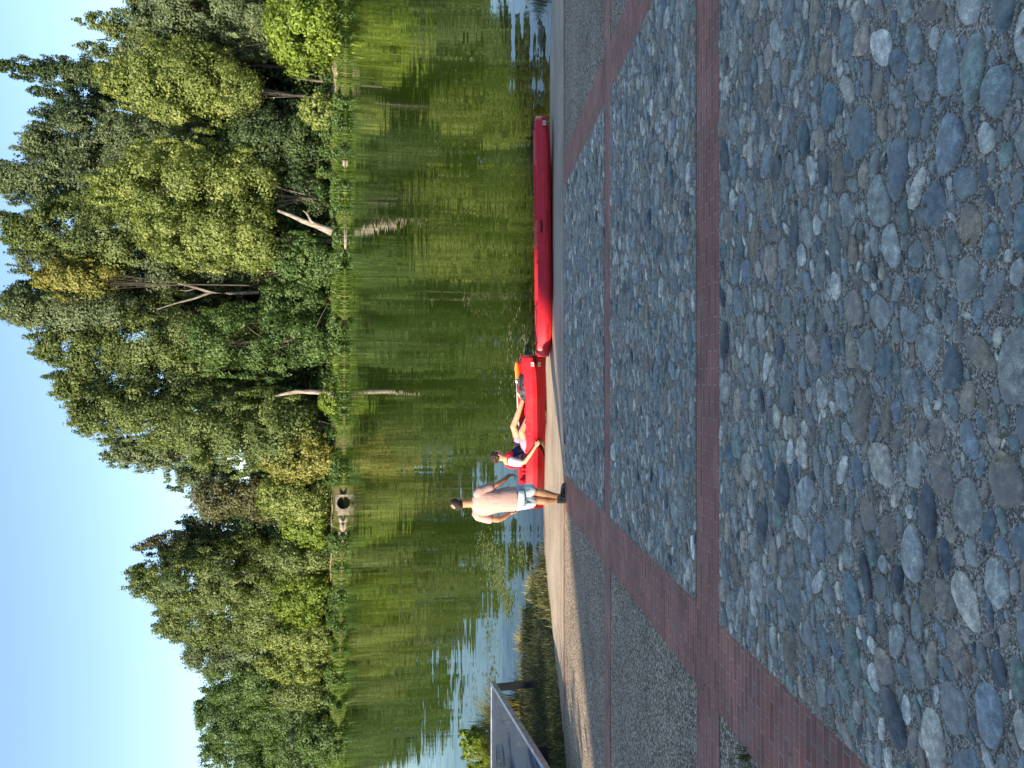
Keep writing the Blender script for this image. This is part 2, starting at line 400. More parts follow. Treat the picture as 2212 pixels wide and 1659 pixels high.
def cobbles():
    # mortar bed
    V = []; F = []
    for (y0, y1) in ((.42, 4.05), (4.50, 7.50), (7.83, 11.36)):
        b = len(V); V += [(XL1, y0, RZ(y0) + .0065), (XR0, y0, RZ(y0) + .0065), (XR0, y1, RZ(y1) + .0065), (XL1, y1, RZ(y1) + .0065)]; F.append((b, b + 1, b + 2, b + 3))
    tag(put('mortar_bed', np_mesh('mortar_bed', V, F), M_MOR), kind='structure')
    rng = np.random.default_rng(5)
    res = .0048; X0, X1, Y0, Y1 = XL1, XR0, .42, 11.36
    nx = int((X1 - X0) / res); ny = int((Y1 - Y0) / res)
    occ = np.zeros((ny, nx), bool)
    for (a, b) in ((4.05, 4.50), (7.50, 7.83)): occ[int((a - Y0) / res):int((b - Y0) / res) + 1] = True
    occ[:2] = True; occ[-2:] = True; occ[:, :1] = True; occ[:, -1:] = True
    stones = []
    def dart(n, la, lb, ba, bb, gap, cand=None):
        for _ in range(n):
            a = rng.uniform(la, lb); b = a * rng.uniform(ba, bb)
            th = rng.normal(.20, .36)
            if cand is not None:
                k = rng.integers(len(cand)); cy, cx = cand[k]; cx += rng.uniform(-.5, .5); cy += rng.uniform(-.5, .5)
            else: cx = rng.uniform(0, nx); cy = rng.uniform(0, ny)
            R = int((a + gap) / res) + 2
            i0, i1, j0, j1 = int(cx) - R, int(cx) + R + 1, int(cy) - R, int(cy) + R + 1
            if i0 < 0 or j0 < 0 or i1 > nx or j1 > ny:
                i0 = max(i0, 0); j0 = max(j0, 0); i1 = min(i1, nx); j1 = min(j1, ny)
            if i1 <= i0 or j1 <= j0: continue
            yy, xx = np.mgrid[j0:j1, i0:i1]
            dx = (xx - cx) * res; dy = (yy - cy) * res
            u = dx * math.cos(th) + dy * math.sin(th); w = -dx * math.sin(th) + dy * math.cos(th)
            e = rng.uniform(1.65, 2.7)
            m = (np.abs(u) / (a + gap)) ** e + (np.abs(w) / (b + gap)) ** e < 1
            if (occ[j0:j1, i0:i1] & m).any(): continue
            m2 = (np.abs(u) / a) ** e + (np.abs(w) / b) ** e < 1
            occ[j0:j1, i0:i1] |= m2
            stones.append((X0 + cx * res, Y0 + cy * res, a, b, th, e))
    def free(rad):
        # cells whose neighbourhood is free: cheap erosion
        o = occ.copy(); k = int(rad / res)
        for s in range(k):
            p = o.copy(); p[1:] |= o[:-1]; p[:-1] |= o[1:]; p[:, 1:] |= o[:, :-1]; p[:, :-1] |= o[:, 1:]; o = p
        return np.argwhere(~o)
    dart(2600, .068, .112, .42, .76, .0006); dart(4200, .050, .084, .40, .76, .0006)
    for rad, n, la, lb in ((.028, 12000, .042, .072), (.022, 16000, .034, .058), (.017, 22000, .026, .046), (.012, 26000, .019, .033), (.008, 20000, .013, .024)):
        cd = free(rad)
        if len(cd): dart(n, la, lb, .36, .80, .0008, cd)
    pal = np.array([(.15, .17, .18), (.12, .155, .17), (.105, .135, .165), (.17, .19, .19), (.22, .235, .23), (.10, .14, .135), (.17, .155, .125), (.14, .12, .095),
                    (.31, .32, .31), (.035, .045, .06), (.13, .145, .15), (.19, .17, .15), (.065, .10, .12), (.27, .265, .24), (.14, .16, .155)])
    Vs = []; Fs = []; Cs = []; off = 0
    for (x, y, a, b, th, e) in stones:
        far = y > 6
        n = 8 if far else 16
        t = np.arange(n) * 2 * np.pi / n
        ct, st = np.cos(t), np.sin(t)
        px = np.sign(ct) * np.abs(ct) ** (2 / e) * a; py = np.sign(st) * np.abs(st) ** (2 / e) * b
        r = 1 + .06 * np.sin(2 * t + rng.uniform(0, 6.3)) + .065 * np.sin(3 * t + rng.uniform(0, 6.3)) + .04 * np.sin(5 * t + rng.uniform(0, 6.3))
        px = px * r; py = py * r
        hgt = min(.016, .008 + b * .13) * rng.uniform(.6, 1.3); tx, ty = rng.normal(0, .07, 2)
        rows = []
        offx, offy = rng.uniform(-.12, .12, 2)
        for (s, z) in ((1.0, -.012), (.985, .30), (.93, .74), (.80, .93), (.45, 1.0)):
            k = 1 - s
            X = px * s + offx * a * k; Yp = py * s + offy * b * k
            zz = (z * hgt if z > 0 else z) + (tx * X + ty * Yp) * (1 if z > 0 else 0)
            rows.append(np.stack([X, Yp, np.broadcast_to(zz, X.shape)], 1))
        rows.append(np.array([[offx * a, offy * b, hgt]]))
        P = np.concatenate(rows)
        c, s_ = math.cos(th), math.sin(th)
        XX = x + P[:, 0] * c - P[:, 1] * s_; YY = y + P[:, 0] * s_ + P[:, 1] * c
        XX = np.clip(XX, XL1 + .001, XR0 - .001)
        ZZ = 3.0 - .2107 * YY + P[:, 2] + .001
        Vs.append(np.stack([XX, YY, ZZ], 1))
        i = np.arange(n); j = (i + 1) % n
        for k in range(4): Fs.append(np.stack([k * n + i, k * n + j, (k + 1) * n + j, (k + 1) * n + i], 1) + off)
        Fs.append(np.stack([4 * n + i, 4 * n + j, np.full(n, 5 * n), np.full(n, 5 * n)], 1) + off)
        col = pal[rng.integers(len(pal))] * rng.uniform(.75, 1.35) * np.array([2.12, 1.90, 1.56])
        Cs.append(np.tile(np.append(col, 1), (len(P), 1))); off += len(P)
    F = np.concatenate(Fs); V = np.concatenate(Vs)
    # top fans are triangles: build with loop totals
    tri = F[:, 2] == F[:, 3]
    me = bpy.data.meshes.new('cobblestones')
    me.vertices.add(len(V)); me.vertices.foreach_set('co', V.astype(np.float32).ravel())
    tot = np.where(tri, 3, 4).astype(np.int32); start = np.concatenate([[0], np.cumsum(tot)[:-1]]).astype(np.int32)
    mask = np.ones(F.shape, bool); mask[tri, 3] = False
    me.loops.add(int(tot.sum())); me.loops.foreach_set('vertex_index', F[mask].astype(np.int32))
    me.polygons.add(len(F)); me.polygons.foreach_set('loop_start', start); me.polygons.foreach_set('loop_total', tot)
    me.polygons.foreach_set('use_smooth', np.ones(len(F), bool))
    a = me.attributes.new('tone', 'FLOAT_COLOR', 'POINT'); a.data.foreach_set('color', np.concatenate(Cs).astype(np.float32).ravel())
    me.update(calc_edges=True); me.validate()
    print('cobbles', len(stones), 'fill', occ.mean())
    tag(put('cobblestone_paving', me, M_STN), kind='structure')
cobbles()

# ------------------------------------------------------------------ foliage tools
def leaf_cloud(cent, rad, n, size, rng, up=.25, elong=1.7, clumpvar=.5, shell=.55, axis=None):
    """leaf-shaped quads through ellipsoid clumps. cent (K,3), rad (K,3), n leaves per clump (K,)"""
    cent = np.asarray(cent, float); rad = np.asarray(rad, float); n = np.asarray(n, int)
    idx = np.repeat(np.arange(len(cent)), n); T = len(idx)
    d = rng.normal(size=(T, 3)); d /= np.linalg.norm(d, axis=1)[:, None]
    r = rng.uniform(0, 1, T) ** shell * (1 + rng.normal(0, .10, T))
    P = cent[idx] + d * rad[idx] * r[:, None]
    nr = d * 1.15 + rng.normal(size=(T, 3)) * .55; nr[:, 2] += up
    if axis is not None:
        h = P - np.array(axis); h[:, 2] *= .35; nr += h / (np.linalg.norm(h, axis=1)[:, None] + 1e-6) * .7
    nr /= np.linalg.norm(nr, axis=1)[:, None]
    q = rng.normal(size=(T, 3)); q[:, 2] -= .3
    u = np.cross(nr, q); u /= np.linalg.norm(u, axis=1)[:, None] + 1e-9; w = np.cross(nr, u)
    s = size * rng.uniform(.6, 1.35, T)[:, None]
    a = s * .5 * elong; b = s * .5
    V = np.stack([P - u * a, P + w * b - u * a * .1, P + u * a, P - w * b + u * a * .1], 1).reshape(-1, 3)
    F = np.arange(T * 4).reshape(T, 4)
    cv = rng.uniform(0, 1, len(cent)); var = np.clip(clumpvar * cv[idx] + (1 - clumpvar) * rng.uniform(0, 1, T), 0, 1)
    return V, F, np.repeat(var, 4)
def blades(P, h, w, rng, lean=.35, curl=.35, az=None):
    """grass blades: five vertices, three triangles each"""
    T = len(P); P = np.asarray(P, float)
    th = rng.uniform(0, 2 * np.pi, T) if az is None else az
    dx = np.stack([np.cos(th), np.sin(th), np.zeros(T)], 1); sd = np.stack([-np.sin(th), np.cos(th), np.zeros(T)], 1)
    h = np.asarray(h)[:, None] * np.ones((T, 1)); le = rng.uniform(.2, 1, T)[:, None] * lean
    w = np.broadcast_to(np.asarray(w), (T,))[:, None]
    m = P + dx * h * .5 * le; m[:, 2] += h[:, 0] * .58
    t = P + dx * h * (le + curl * rng.uniform(0, 1, T)[:, None]); t[:, 2] += h[:, 0] * rng.uniform(.8, 1.0, T)
    V = np.stack([P - sd * w, P + sd * w, m + sd * w * .7, m - sd * w * .7, t], 1).reshape(-1, 3)
    b = (np.arange(T) * 5)[:, None]
    F = np.concatenate([b + np.array([[0, 1, 2]]), b + np.array([[0, 2, 3]]), b + np.array([[3, 2, 4]])])
    return V, F, np.repeat(rng.uniform(0, 1, T), 5)

def up_(c, k): return tuple(min(.6, v * k) for v in c)
PAL = {
 'olive':  foliage('leaves_olive', (.055, .090, .024), (.225, .280, .095), (.32, .33, .13), .42),
 'yellowgreen': foliage('leaves_yellow_green', (.085, .130, .026), (.325, .375, .115), (.42, .42, .15), .42),
 'grey':   foliage('leaves_grey_green', (.058, .095, .042), (.220, .270, .140), (.29, .33, .19), .42),
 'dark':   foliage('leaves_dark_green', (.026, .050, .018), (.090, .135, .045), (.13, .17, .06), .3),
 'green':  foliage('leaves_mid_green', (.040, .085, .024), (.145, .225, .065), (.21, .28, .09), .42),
 'bright': foliage('leaves_bright_green', (.085, .130, .018), (.270, .370, .055), (.36, .44, .09), .45),
 'autumn': foliage('leaves_autumn_yellow', (.13, .14, .03), (.33, .32, .085), (.42, .36, .09)),
 'sedge':  foliage('sedge_leaves', (.060, .105, .020), (.215, .330, .065), (.38, .42, .12), .4),
 'brown':  foliage('leaves_brownish', (.075, .08, .035), (.20, .205, .10), (.26, .24, .12)),
}
def bark_mat(name, a, b):
    m = mat(name, rough=.9, spec=.15); v = coords(m, (1, 1, .25)); n = noise(m, v, 3.5, 5)
    base(m, ramp(m, n.outputs[0], [(.35, a), (.65, b)])); bump(m, n.outputs[0], .8, .05); return m
M_BARKM = bark_mat('grey_bark', (.08, .068, .055), (.20, .175, .145)); M_BARK = bark_mat('pale_bark', (.13, .105, .085), (.33, .285, .235)); M_BARKD = bark_mat('dark_bark', (.05, .042, .034), (.11, .095, .078))

def tubes(paths, seg=7):
    """paths: list of (pts, radii) -> V,F"""
    Vs = []; Fs = []; off = 0
    for pts, rads in paths:
        pts = [Vector(p) for p in pts]; n = len(pts)
        for i, p in enumerate(pts):
            t = (pts[min(i + 1, n - 1)] - pts[max(i - 1, 0)]).normalized()
            q = t.to_track_quat('Z', 'Y').to_matrix()
            for k in range(seg):
                a = 2 * math.pi * k / seg; Vs.append(p + q @ Vector((math.cos(a) * rads[i], math.sin(a) * rads[i], 0)))
        for i in range(n - 1):
            for k in range(seg):
                Fs.append((off + i * seg + k, off + i * seg + (k + 1) % seg, off + (i + 1) * seg + (k + 1) % seg, off + (i + 1) * seg + k))
        off += n * seg
    return np.array([tuple(v) for v in Vs]), np.array(Fs)

PROF = {
 'round':  lambda t: math.sqrt(max(0, 1 - (2 * t - .95) ** 2 / 1.15)),
 'column': lambda t: min(1, .55 + 1.6 * t) * (1 - t ** 3.5) ** .8,
 'spread': lambda t: (.45 + .75 * math.sin(math.pi * min(1, t * .95 + .05)) ** .8) * (1 - .55 * t ** 4),
 'fan':    lambda t: (.35 + .8 * t) * (1 - t ** 5) ** .7,
 'shrub':  lambda t: math.sqrt(max(0, 1 - t * t)) ,
}
def make_tree(name, label, Y, hw, vtop, vbot, off, pal, prof='round', cat='tree', lean=0.0, bark=None, density=1.0,
              leaf=.19, clump=(1.0, 2.1), group='trees along the far river bank', trunk_r=.32, bare=0, holes=.0, trunkshow=None):
    """crown measured on the photograph, planted 'off' metres behind the shoreline"""
    rng = np.random.default_rng(abs(hash((Y, vtop, hw))) % 100000 if False else int(Y * 7 + vtop * 3 + hw * 13 + off * 5) % 99991)
    x = (829.5 - Y) / 1658 * 100; y = ys_far(x) + off
    top = at_y(vtop, Y, y); x = top.x; y = ys_far(x) + off; top = at_y(vtop, Y, y); bot = at_y(vbot, Y, y)
    W_ = abs(at_y(vbot, Y + hw, y).x - at_y(vbot, Y - hw, y).x) / 2
    gz = ground_z(x, y); zt, zb = top.z, max(bot.z, gz + .15)
    H = zt - zb; W_ *= 1.12
    # clumps
    K = int(max(12, H * W_ * 2 / (clump[1] ** 2) * 3.3 * density))
    cs = []; rs = []
    ph = rng.uniform(0, 6.3, 4)
    for _ in range(K):
        t = rng.uniform(0.03, .97) ** (.9)
        w = W_ * PROF[prof](t) * (1 + .16 * math.sin(t * 11 + ph[0]) + .1 * math.sin(t * 23 + ph[1]))
        a = rng.uniform(0, 6.283); rr = rng.uniform(.25, 1.0) ** .5
        r = rng.uniform(*clump) * (.75 + .4 * (1 - t)) * rng.choice([.55, .8, 1.0, 1.25])
        r = min(r, max(.45, w * .7))
        ww = max(0.1, w - r * .55)
        cx = x + lean * H * (t - .5) + math.cos(a) * ww * rr; cy = y + math.sin(a) * ww * rr * .85
        cz = zb + t * H * .985
        if holes and rng.uniform() < holes: continue
        cs.append((cx, cy, cz)); rs.append((r * rng.uniform(.8, 1.25), r * rng.uniform(.8, 1.2), r * rng.uniform(.65, 1.15)))
    # ragged shoots on the outline
    ns = int(K * 1.0)
    for _ in range(ns):
        t = rng.uniform(.15, 1.0); w = W_ * PROF[prof](t) * rng.uniform(.8, 1.2); a = rng.choice([0, math.pi]) + rng.normal(0, .6)
        r = rng.uniform(.22, .70) * clump[1] * .5
        cs.append((x + lean * H * (t - .5) + math.cos(a) * w, y + math.sin(a) * w * .8, zb + t * H)); rs.append((r * .65, r * .65, r * 1.6))
    cs = np.array(cs); rs = np.array(rs)
    nl = np.maximum(12, (rs[:, 0] * rs[:, 2] * 85 * (.31 / leaf) ** 2 * rng.uniform(.55, 1.3, len(rs)) * density)).astype(int)
    V, F, var = leaf_cloud(cs - np.array([x, y, gz]), rs, nl, leaf, rng, axis=(0, 0, zb - gz + H * .45))
    root = empty(name, (x, y, gz), label, cat, group)
    cr = put('crown', np_mesh('crown', V, F, False, {'var': var}), PAL[pal], root)
    # trunk and limbs
    paths = []
    top_in = zb - gz + H * .86
    tx = lean * H
    pts = []; rd = []
    for i in range(9):
        t = i / 8
        pts.append((math.sin(t * 5 + ph[2]) * .35 * t + tx * (t - .5 if t > .2 else -.5 + 0 * t) * t, .2 * math.sin(t * 4 + ph[3]), t * top_in)); rd.append(trunk_r * (1 - .85 * t) * (1.35 if i == 0 else 1))
    paths.append((pts, rd))
    order = np.argsort(-rs[:, 0])[:18 + bare]
    for k in order:
        c = cs[k] - np.array([x, y, gz]); ts = max(.12, min(.8, (c[2] / top_in) - .22)); i = int(ts * 8)
        p0 = Vector(pts[i]); p3 = Vector(c); p1 = p0.lerp(p3, .35) + Vector((0, 0, .5)); p2 = p0.lerp(p3, .7) + Vector((0, 0, .45))
        r0 = rd[i] * .45
        paths.append(([p0, p1, p2, p3], [r0, r0 * .7, r0 * .45, .03]))
        for _ in range(3):
            e = p3 + Vector(rng.normal(0, 1, 3)) * float(rs[k, 0]) * .8
            paths.append(([p2, p2.lerp(e, .5) + Vector((0, 0, .1)), e], [r0 * .3, r0 * .2, .02]))
    V, F = tubes(paths, 6)
    put('trunk', np_mesh('trunk', V, F, True), bark or M_BARKD, root)
    return root

# Y, half width, top, bottom, metres behind shore
TREES = [
 ('poplar_tree', 'grey-green tree half out of the frame at the far right above the lime willow', -5, 80, 260, 640, 10, 'grey', 'round', {}),
 ('poplar_tree', 'olive pointed poplar at the far right with a slim top above the lime willow', 42, 40, 165, 640, 14, 'olive', 'column', {}),
 ('poplar_tree', 'slim grey-green spire between the far right poplar and the birch', 100, 34, 172, 500, 15, 'grey', 'column', {}),
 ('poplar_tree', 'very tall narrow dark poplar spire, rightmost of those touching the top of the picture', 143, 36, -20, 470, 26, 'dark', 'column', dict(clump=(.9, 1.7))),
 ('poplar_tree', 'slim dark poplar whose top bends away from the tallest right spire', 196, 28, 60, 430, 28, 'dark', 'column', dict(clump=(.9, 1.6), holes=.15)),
 ('birch_tree', 'sunlit yellow-green birch at right, between the lime willow and the dark hollow', 165, 66, 200, 560, 7, 'yellowgreen', 'spread', dict(trunk_r=.2)),
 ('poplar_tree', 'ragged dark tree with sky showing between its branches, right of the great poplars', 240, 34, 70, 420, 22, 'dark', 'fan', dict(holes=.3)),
 ('poplar_tree', 'tall grey-green poplar, the rightmost broad crown of the great grove', 300, 62, 30, 520, 20, 'grey', 'spread', {}),
 ('poplar_tree', 'broad grey-green poplar reaching the top edge behind the sunlit yellow-green crown', 385, 78, -30, 560, 20, 'grey', 'spread', {}),
 ('maple_tree', 'broad sunlit yellow-green tree, right of the leaning pale trunk', 400, 82, 190, 600, 6, 'yellowgreen', 'spread', dict(clump=(1.1, 2.2))),
 ('poplar_tree', 'tall olive poplar reaching the top edge behind the leaning pale trunk', 490, 70, -25, 600, 16, 'olive', 'spread', {}),
 ('willow_tree', 'sunlit light green tree carried by the thick leaning pale trunk', 500, 62, 290, 610, 3, 'yellowgreen', 'round', dict(clump=(1.0, 2.0))),
 ('poplar_tree', 'grey-green poplar left of centre of the grove with its crown just below the top edge', 560, 60, 12, 600, 18, 'grey', 'spread', {}),
 ('maple_tree', 'golden yellow autumn crown high among the green poplars', 602, 40, 72, 260, 13, 'autumn', 'spread', dict(clump=(.7, 1.4), trunk_r=.15)),
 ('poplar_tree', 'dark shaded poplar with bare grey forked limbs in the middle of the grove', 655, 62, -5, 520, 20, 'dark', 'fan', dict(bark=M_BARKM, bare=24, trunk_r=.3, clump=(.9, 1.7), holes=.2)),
 ('poplar_tree', 'grey-green feathery top left of the bare forked limbs, touching the top edge', 665, 46, 0, 330, 14, 'grey', 'round', {}),
 ('poplar_tree', 'tall olive poplar on the left shoulder of the great grove', 745, 74, 62, 620, 14, 'olive', 'spread', {}),
 ('ash_tree', 'leafy tree with loose light foliage low in the shade between the two pale trunks', 735, 66, 400, 690, 4, 'green', 'round', dict(holes=.25)),
 ('poplar_tree', 'dense olive poplar one step below the shoulder of the grove', 830, 64, 98, 560, 14, 'olive', 'spread', {}),
 ('poplar_tree', 'olive green poplar standing over the upright pale trunk at the water', 895, 62, 138, 620, 10, 'olive', 'round', {}),
 ('birch_tree', 'thin crown with bare silvery branches on the left flank of the grove', 975, 44, 215, 470, 14, 'grey', 'fan', dict(bark=M_BARK, bare=26, holes=.25, clump=(.8, 1.5))),
 ('willow_tree', 'pale olive willow with soft drooping foliage behind the golden shrub', 930, 78, 370, 690, 4, 'olive', 'round', {}),
 ('ash_tree', 'small blue-green loose tree with sky in its branches, in the dip of the tree line', 1035, 34, 355, 520, 22, 'grey', 'round', dict(holes=.3, clump=(.7, 1.4))),
 ('oak_tree', 'brownish round-topped tree in the dip of the tree line', 1080, 40, 410, 640, 16, 'brown', 'round', {}),
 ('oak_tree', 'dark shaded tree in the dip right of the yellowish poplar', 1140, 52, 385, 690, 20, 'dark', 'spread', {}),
 ('poplar_tree', 'dark narrow tree with a light tip against the right side of the yellowish poplar', 1185, 36, 290, 620, 18, 'brown', 'column', dict(holes=.15)),
 ('poplar_tree', 'yellowish olive poplar, tallest of the left group', 1258, 66, 272, 640, 14, 'olive', 'spread', {}),
 ('ash_tree', 'mid green tree stepping down to the left of the tallest left poplar', 1345, 62, 335, 680, 16, 'olive', 'round', {}),
 ('ash_tree', 'grey-green crown between the two steps of the left tree line', 1415, 56, 390, 680, 20, 'grey', 'round', {}),
 ('oak_tree', 'deep green broad tree in the left tree line above the pale young poplars', 1485, 66, 440, 690, 18, 'green', 'round', {}),
 ('oak_tree', 'wide dark green tree with an upright tuft on top, second from the left edge', 1575, 66, 418, 700, 20, 'green', 'round', {}),
 ('oak_tree', 'dense green tree cut off by the left edge of the view', 1665, 60, 432, 700, 20, 'green', 'round', {}),
 ('willow_tree', 'lime green willow drooping to the water at the far right of the bank', 50, 78, 572, 742, 1, 'bright', 'round', dict(clump=(.9, 1.7), leaf=.24)),
 ('willow_tree', 'small light green bush tree leaning over the shore right of the pale rocks', 235, 34, 648, 722, 2, 'yellowgreen', 'round', dict(clump=(.5, 1.0), leaf=.22)),
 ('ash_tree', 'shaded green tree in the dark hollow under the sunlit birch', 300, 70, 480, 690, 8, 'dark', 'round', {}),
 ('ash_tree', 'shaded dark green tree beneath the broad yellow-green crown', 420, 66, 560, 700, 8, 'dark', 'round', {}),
 ('hazel_shrub', 'green leafy shrub left of the leaning pale trunk', 560, 50, 590, 722, 3, 'green', 'round', dict(clump=(.7, 1.4))),
 ('hazel_shrub', 'fresh green shrub under the shaded poplar in the middle of the bank', 640, 42, 560, 700, 5, 'green', 'round', dict(clump=(.7, 1.4))),
 ('hazel_shrub', 'small emerald shrub at the foot of the shaded grove, right of the upright pale trunk', 745, 36, 655, 722, 2.5, 'green', 'shrub', dict(clump=(.5, 1.0))),
 ('hazel_shrub', 'light green shrub hiding the foot of the upright pale trunk', 865, 30, 690, 738, 1.0, 'bright', 'shrub', dict(clump=(.4, .8))),
 ('maple_shrub', 'golden yellow autumn shrub close to the water, left of the upright pale trunk', 985, 50, 560, 722, 2.5, 'autumn', 'round', dict(clump=(.7, 1.3))),
 ('hazel_shrub', 'light olive shrub above the culvert mouth', 1075, 50, 560, 716, 4, 'yellowgreen', 'round', dict(clump=(.7, 1.3))),
 ('hazel_shrub', 'bright green shrub above the pale boulders by the culvert', 1135, 46, 610, 712, 3.5, 'bright', 'shrub', dict(clump=(.6, 1.2))),
 ('hazel_shrub', 'dull green shrub between the boulders and the sandy path', 1200, 50, 590, 715, 4, 'olive', 'round', {}),
 ('hazel_shrub', 'vivid green shrub below the tallest left poplar', 1290, 56, 590, 715, 3, 'bright', 'round', dict(clump=(.6, 1.3))),
 ('young_poplar', 'pale yellow-green young poplar, right one of the feathery row on the left shore', 1385, 40, 560, 715, 2.5, 'yellowgreen', 'column', dict(clump=(.6, 1.2))),
 ('young_poplar', 'pale yellow-green young poplar, middle one of the feathery row on the left shore', 1440, 42, 550, 712, 3, 'yellowgreen', 'column', dict(clump=(.6, 1.2))),
 ('young_poplar', 'pale olive young poplar, left one of the feathery row on the left shore', 1510, 34, 575, 705, 3, 'olive', 'column', dict(clump=(.6, 1.1))),
 ('hazel_shrub', 'low green shrub on the shore near the left edge of the view', 1610, 50, 640, 722, 2, 'green', 'shrub', dict(clump=(.6, 1.2))),
 ('hazel_shrub', 'rust-tinged brown shrub in the hollow near the left edge of the view', 1560, 34, 655, 705, 5, 'brown', 'shrub', dict(clump=(.6, 1.1))),
]
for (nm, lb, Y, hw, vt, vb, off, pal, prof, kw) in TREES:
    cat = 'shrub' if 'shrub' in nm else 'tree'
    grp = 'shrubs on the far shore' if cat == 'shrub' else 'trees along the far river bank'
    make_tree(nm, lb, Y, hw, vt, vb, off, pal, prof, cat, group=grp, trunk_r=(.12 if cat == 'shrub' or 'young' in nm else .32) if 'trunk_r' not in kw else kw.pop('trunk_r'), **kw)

# pale trunks that stand clear of the foliage
def pale_trunk(name, label, pts, rads, branches=()):
    g = Vector(pts[0]); root = empty(name, g, label, 'tree trunk')
    V, F = tubes([([Vector(p) - g for p in pts], rads)], 10)
    put('trunk', np_mesh('trunk', V, F, True), M_BARKM if 'forked' in name or 'slim' in name else M_BARK, root)
    for bp, br in branches:
        V, F = tubes([([Vector(p) - g for p in bp], br)], 7)
        put('branch', np_mesh('branch', V, F, True), M_BARKM if 'forked' in name else M_BARK, root)
xq = -(490 - 829.5) / 1658 * 100; yq = ys_far(xq) + 1.2
pale_trunk('leaning_trunk', 'thick pale leaning tree trunk with a side branch at the water edge right of centre',
  [at_y(718, 501, yq), at_y(700, 494, yq), at_y(680, 486, yq + .2), at_y(655, 478, yq + .5), at_y(632, 467, yq + 1), at_y(600, 455, yq + 1.5)], [.55, .42, .36, .30, .24, .16],
  [([at_y(686, 487, yq + .1), at_y(672, 478, yq - .2), at_y(664, 462, yq - .3), at_y(655, 455, yq - .3)], [.2, .16, .11, .06])])
xq = -(845 - 829.5) / 1658 * 100; yq = ys_far(xq) + 1.0
pale_trunk('upright_trunk', 'pale upright tree trunk standing on the grassy shore left of centre',
  [at_y(722, 852, yq), at_y(700, 848, yq), at_y(670, 846, yq), at_y(640, 846, yq + .2), at_y(618, 850, yq + .4), at_y(590, 856, yq + .8)], [.42, .36, .32, .27, .2, .12])
yq = ys_far(13) + 6
pale_trunk('forked_trunk', 'bare grey forked trunk inside the dark hollow of the grove',
  [at_y(560, 632, yq), at_y(500, 634, yq), at_y(455, 632, yq), at_y(425, 622, yq), at_y(385, 612, yq + .4)], [.22, .21, .19, .15, .07],
  [([at_y(455, 632, yq), at_y(420, 645, yq), at_y(380, 655, yq + .5), at_y(340, 668, yq + .8)], [.17, .14, .10, .05]), ([at_y(425, 622, yq), at_y(405, 628, yq), at_y(360, 626, yq)], [.12, .08, .04])])
yq = ys_far(38) + 9
pale_trunk('slim_trunk', 'slim pale trunk in the dark opening above the sandy shore at right', [at_y(700, 177, yq), at_y(660, 172, yq), at_y(615, 168, yq)], [.16, .13, .10])

def belt(name, x0, x1, off0, off1, z0, z1, n, size, pal, label=None, seed=1, rmul=1.0):
    """a continuous belt of woodland nobody could count"""
    rng = np.random.default_rng(seed); cs = []; rs = []
    for _ in range(n):
        x = rng.uniform(x0, x1); y = ys_far(x) + rng.uniform(off0, off1)
        z = z0 + (z1(x) if callable(z1) else z1 - z0) * rng.uniform(0, 1) * (.8 + .2 * math.sin(x * .21) * math.cos(x * .09))
        r = rng.uniform(1.3, 2.6) * rmul; cs.append((x, y, ground_z(x, y) + z)); rs.append((r, r, r * .9))
    V, F, var = leaf_cloud(cs, rs, np.full(n, 95), size, rng)
    o = put(name, np_mesh(name, V, F, False, {'var': var}), PAL[pal]); tag(o, label, 'woodland', kind='stuff')
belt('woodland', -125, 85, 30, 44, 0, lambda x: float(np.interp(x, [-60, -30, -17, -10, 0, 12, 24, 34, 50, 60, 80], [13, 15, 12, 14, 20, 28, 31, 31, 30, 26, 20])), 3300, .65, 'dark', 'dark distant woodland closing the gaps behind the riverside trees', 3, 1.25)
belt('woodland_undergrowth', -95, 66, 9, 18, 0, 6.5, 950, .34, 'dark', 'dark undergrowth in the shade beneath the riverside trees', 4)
belt('bank_scrub', -95, 62, 3.0, 8.0, 0, 1.6, 330, .24, 'green', 'low scrub along the foot of the far trees', 6, .45)

def far_grass():
    rng = np.random.default_rng(21); PX = []; H = []
    for _ in range(52000):
        Y = rng.uniform(-60, 1720); x = (829.5 - Y) / 1658 * 100; t_ = abs(rng.normal(0, 1.6)) + .02
        if 155 < Y < 215 and t_ > 1.2 and rng.uniform() < .9: continue
        if 1040 < Y < 1104: continue
        if 1104 < Y < 1260 and rng.uniform() < .75: continue
        if math.sin(Y * .031) + math.sin(Y * .083 + 1) + math.sin(Y * .19) < -.9 and rng.uniform() < .7: continue
        x = x * ys_far(x) / 97; t = t_
        y = ys_far(x) + t
        PX.append((x, y, ground_z(x, y) - .05)); H.append((.30 + .6 * (t < .7) * rng.uniform(.3, 1)) * (1 + .8 * math.sin(x * .7 + math.sin(x * 2.3)) * math.sin(x * .23)) * rng.uniform(.4, 1.3))
    V, F, var = blades(PX, np.maximum(H, .15), .045, rng, .5, .5)
    o = put('bank_grass', np_mesh('bank_grass', V, F, False, {'var': var}), PAL['sedge'])
    tag(o, 'bright green grass and sedge along the far waterline', 'grass', kind='stuff')
far_grass()
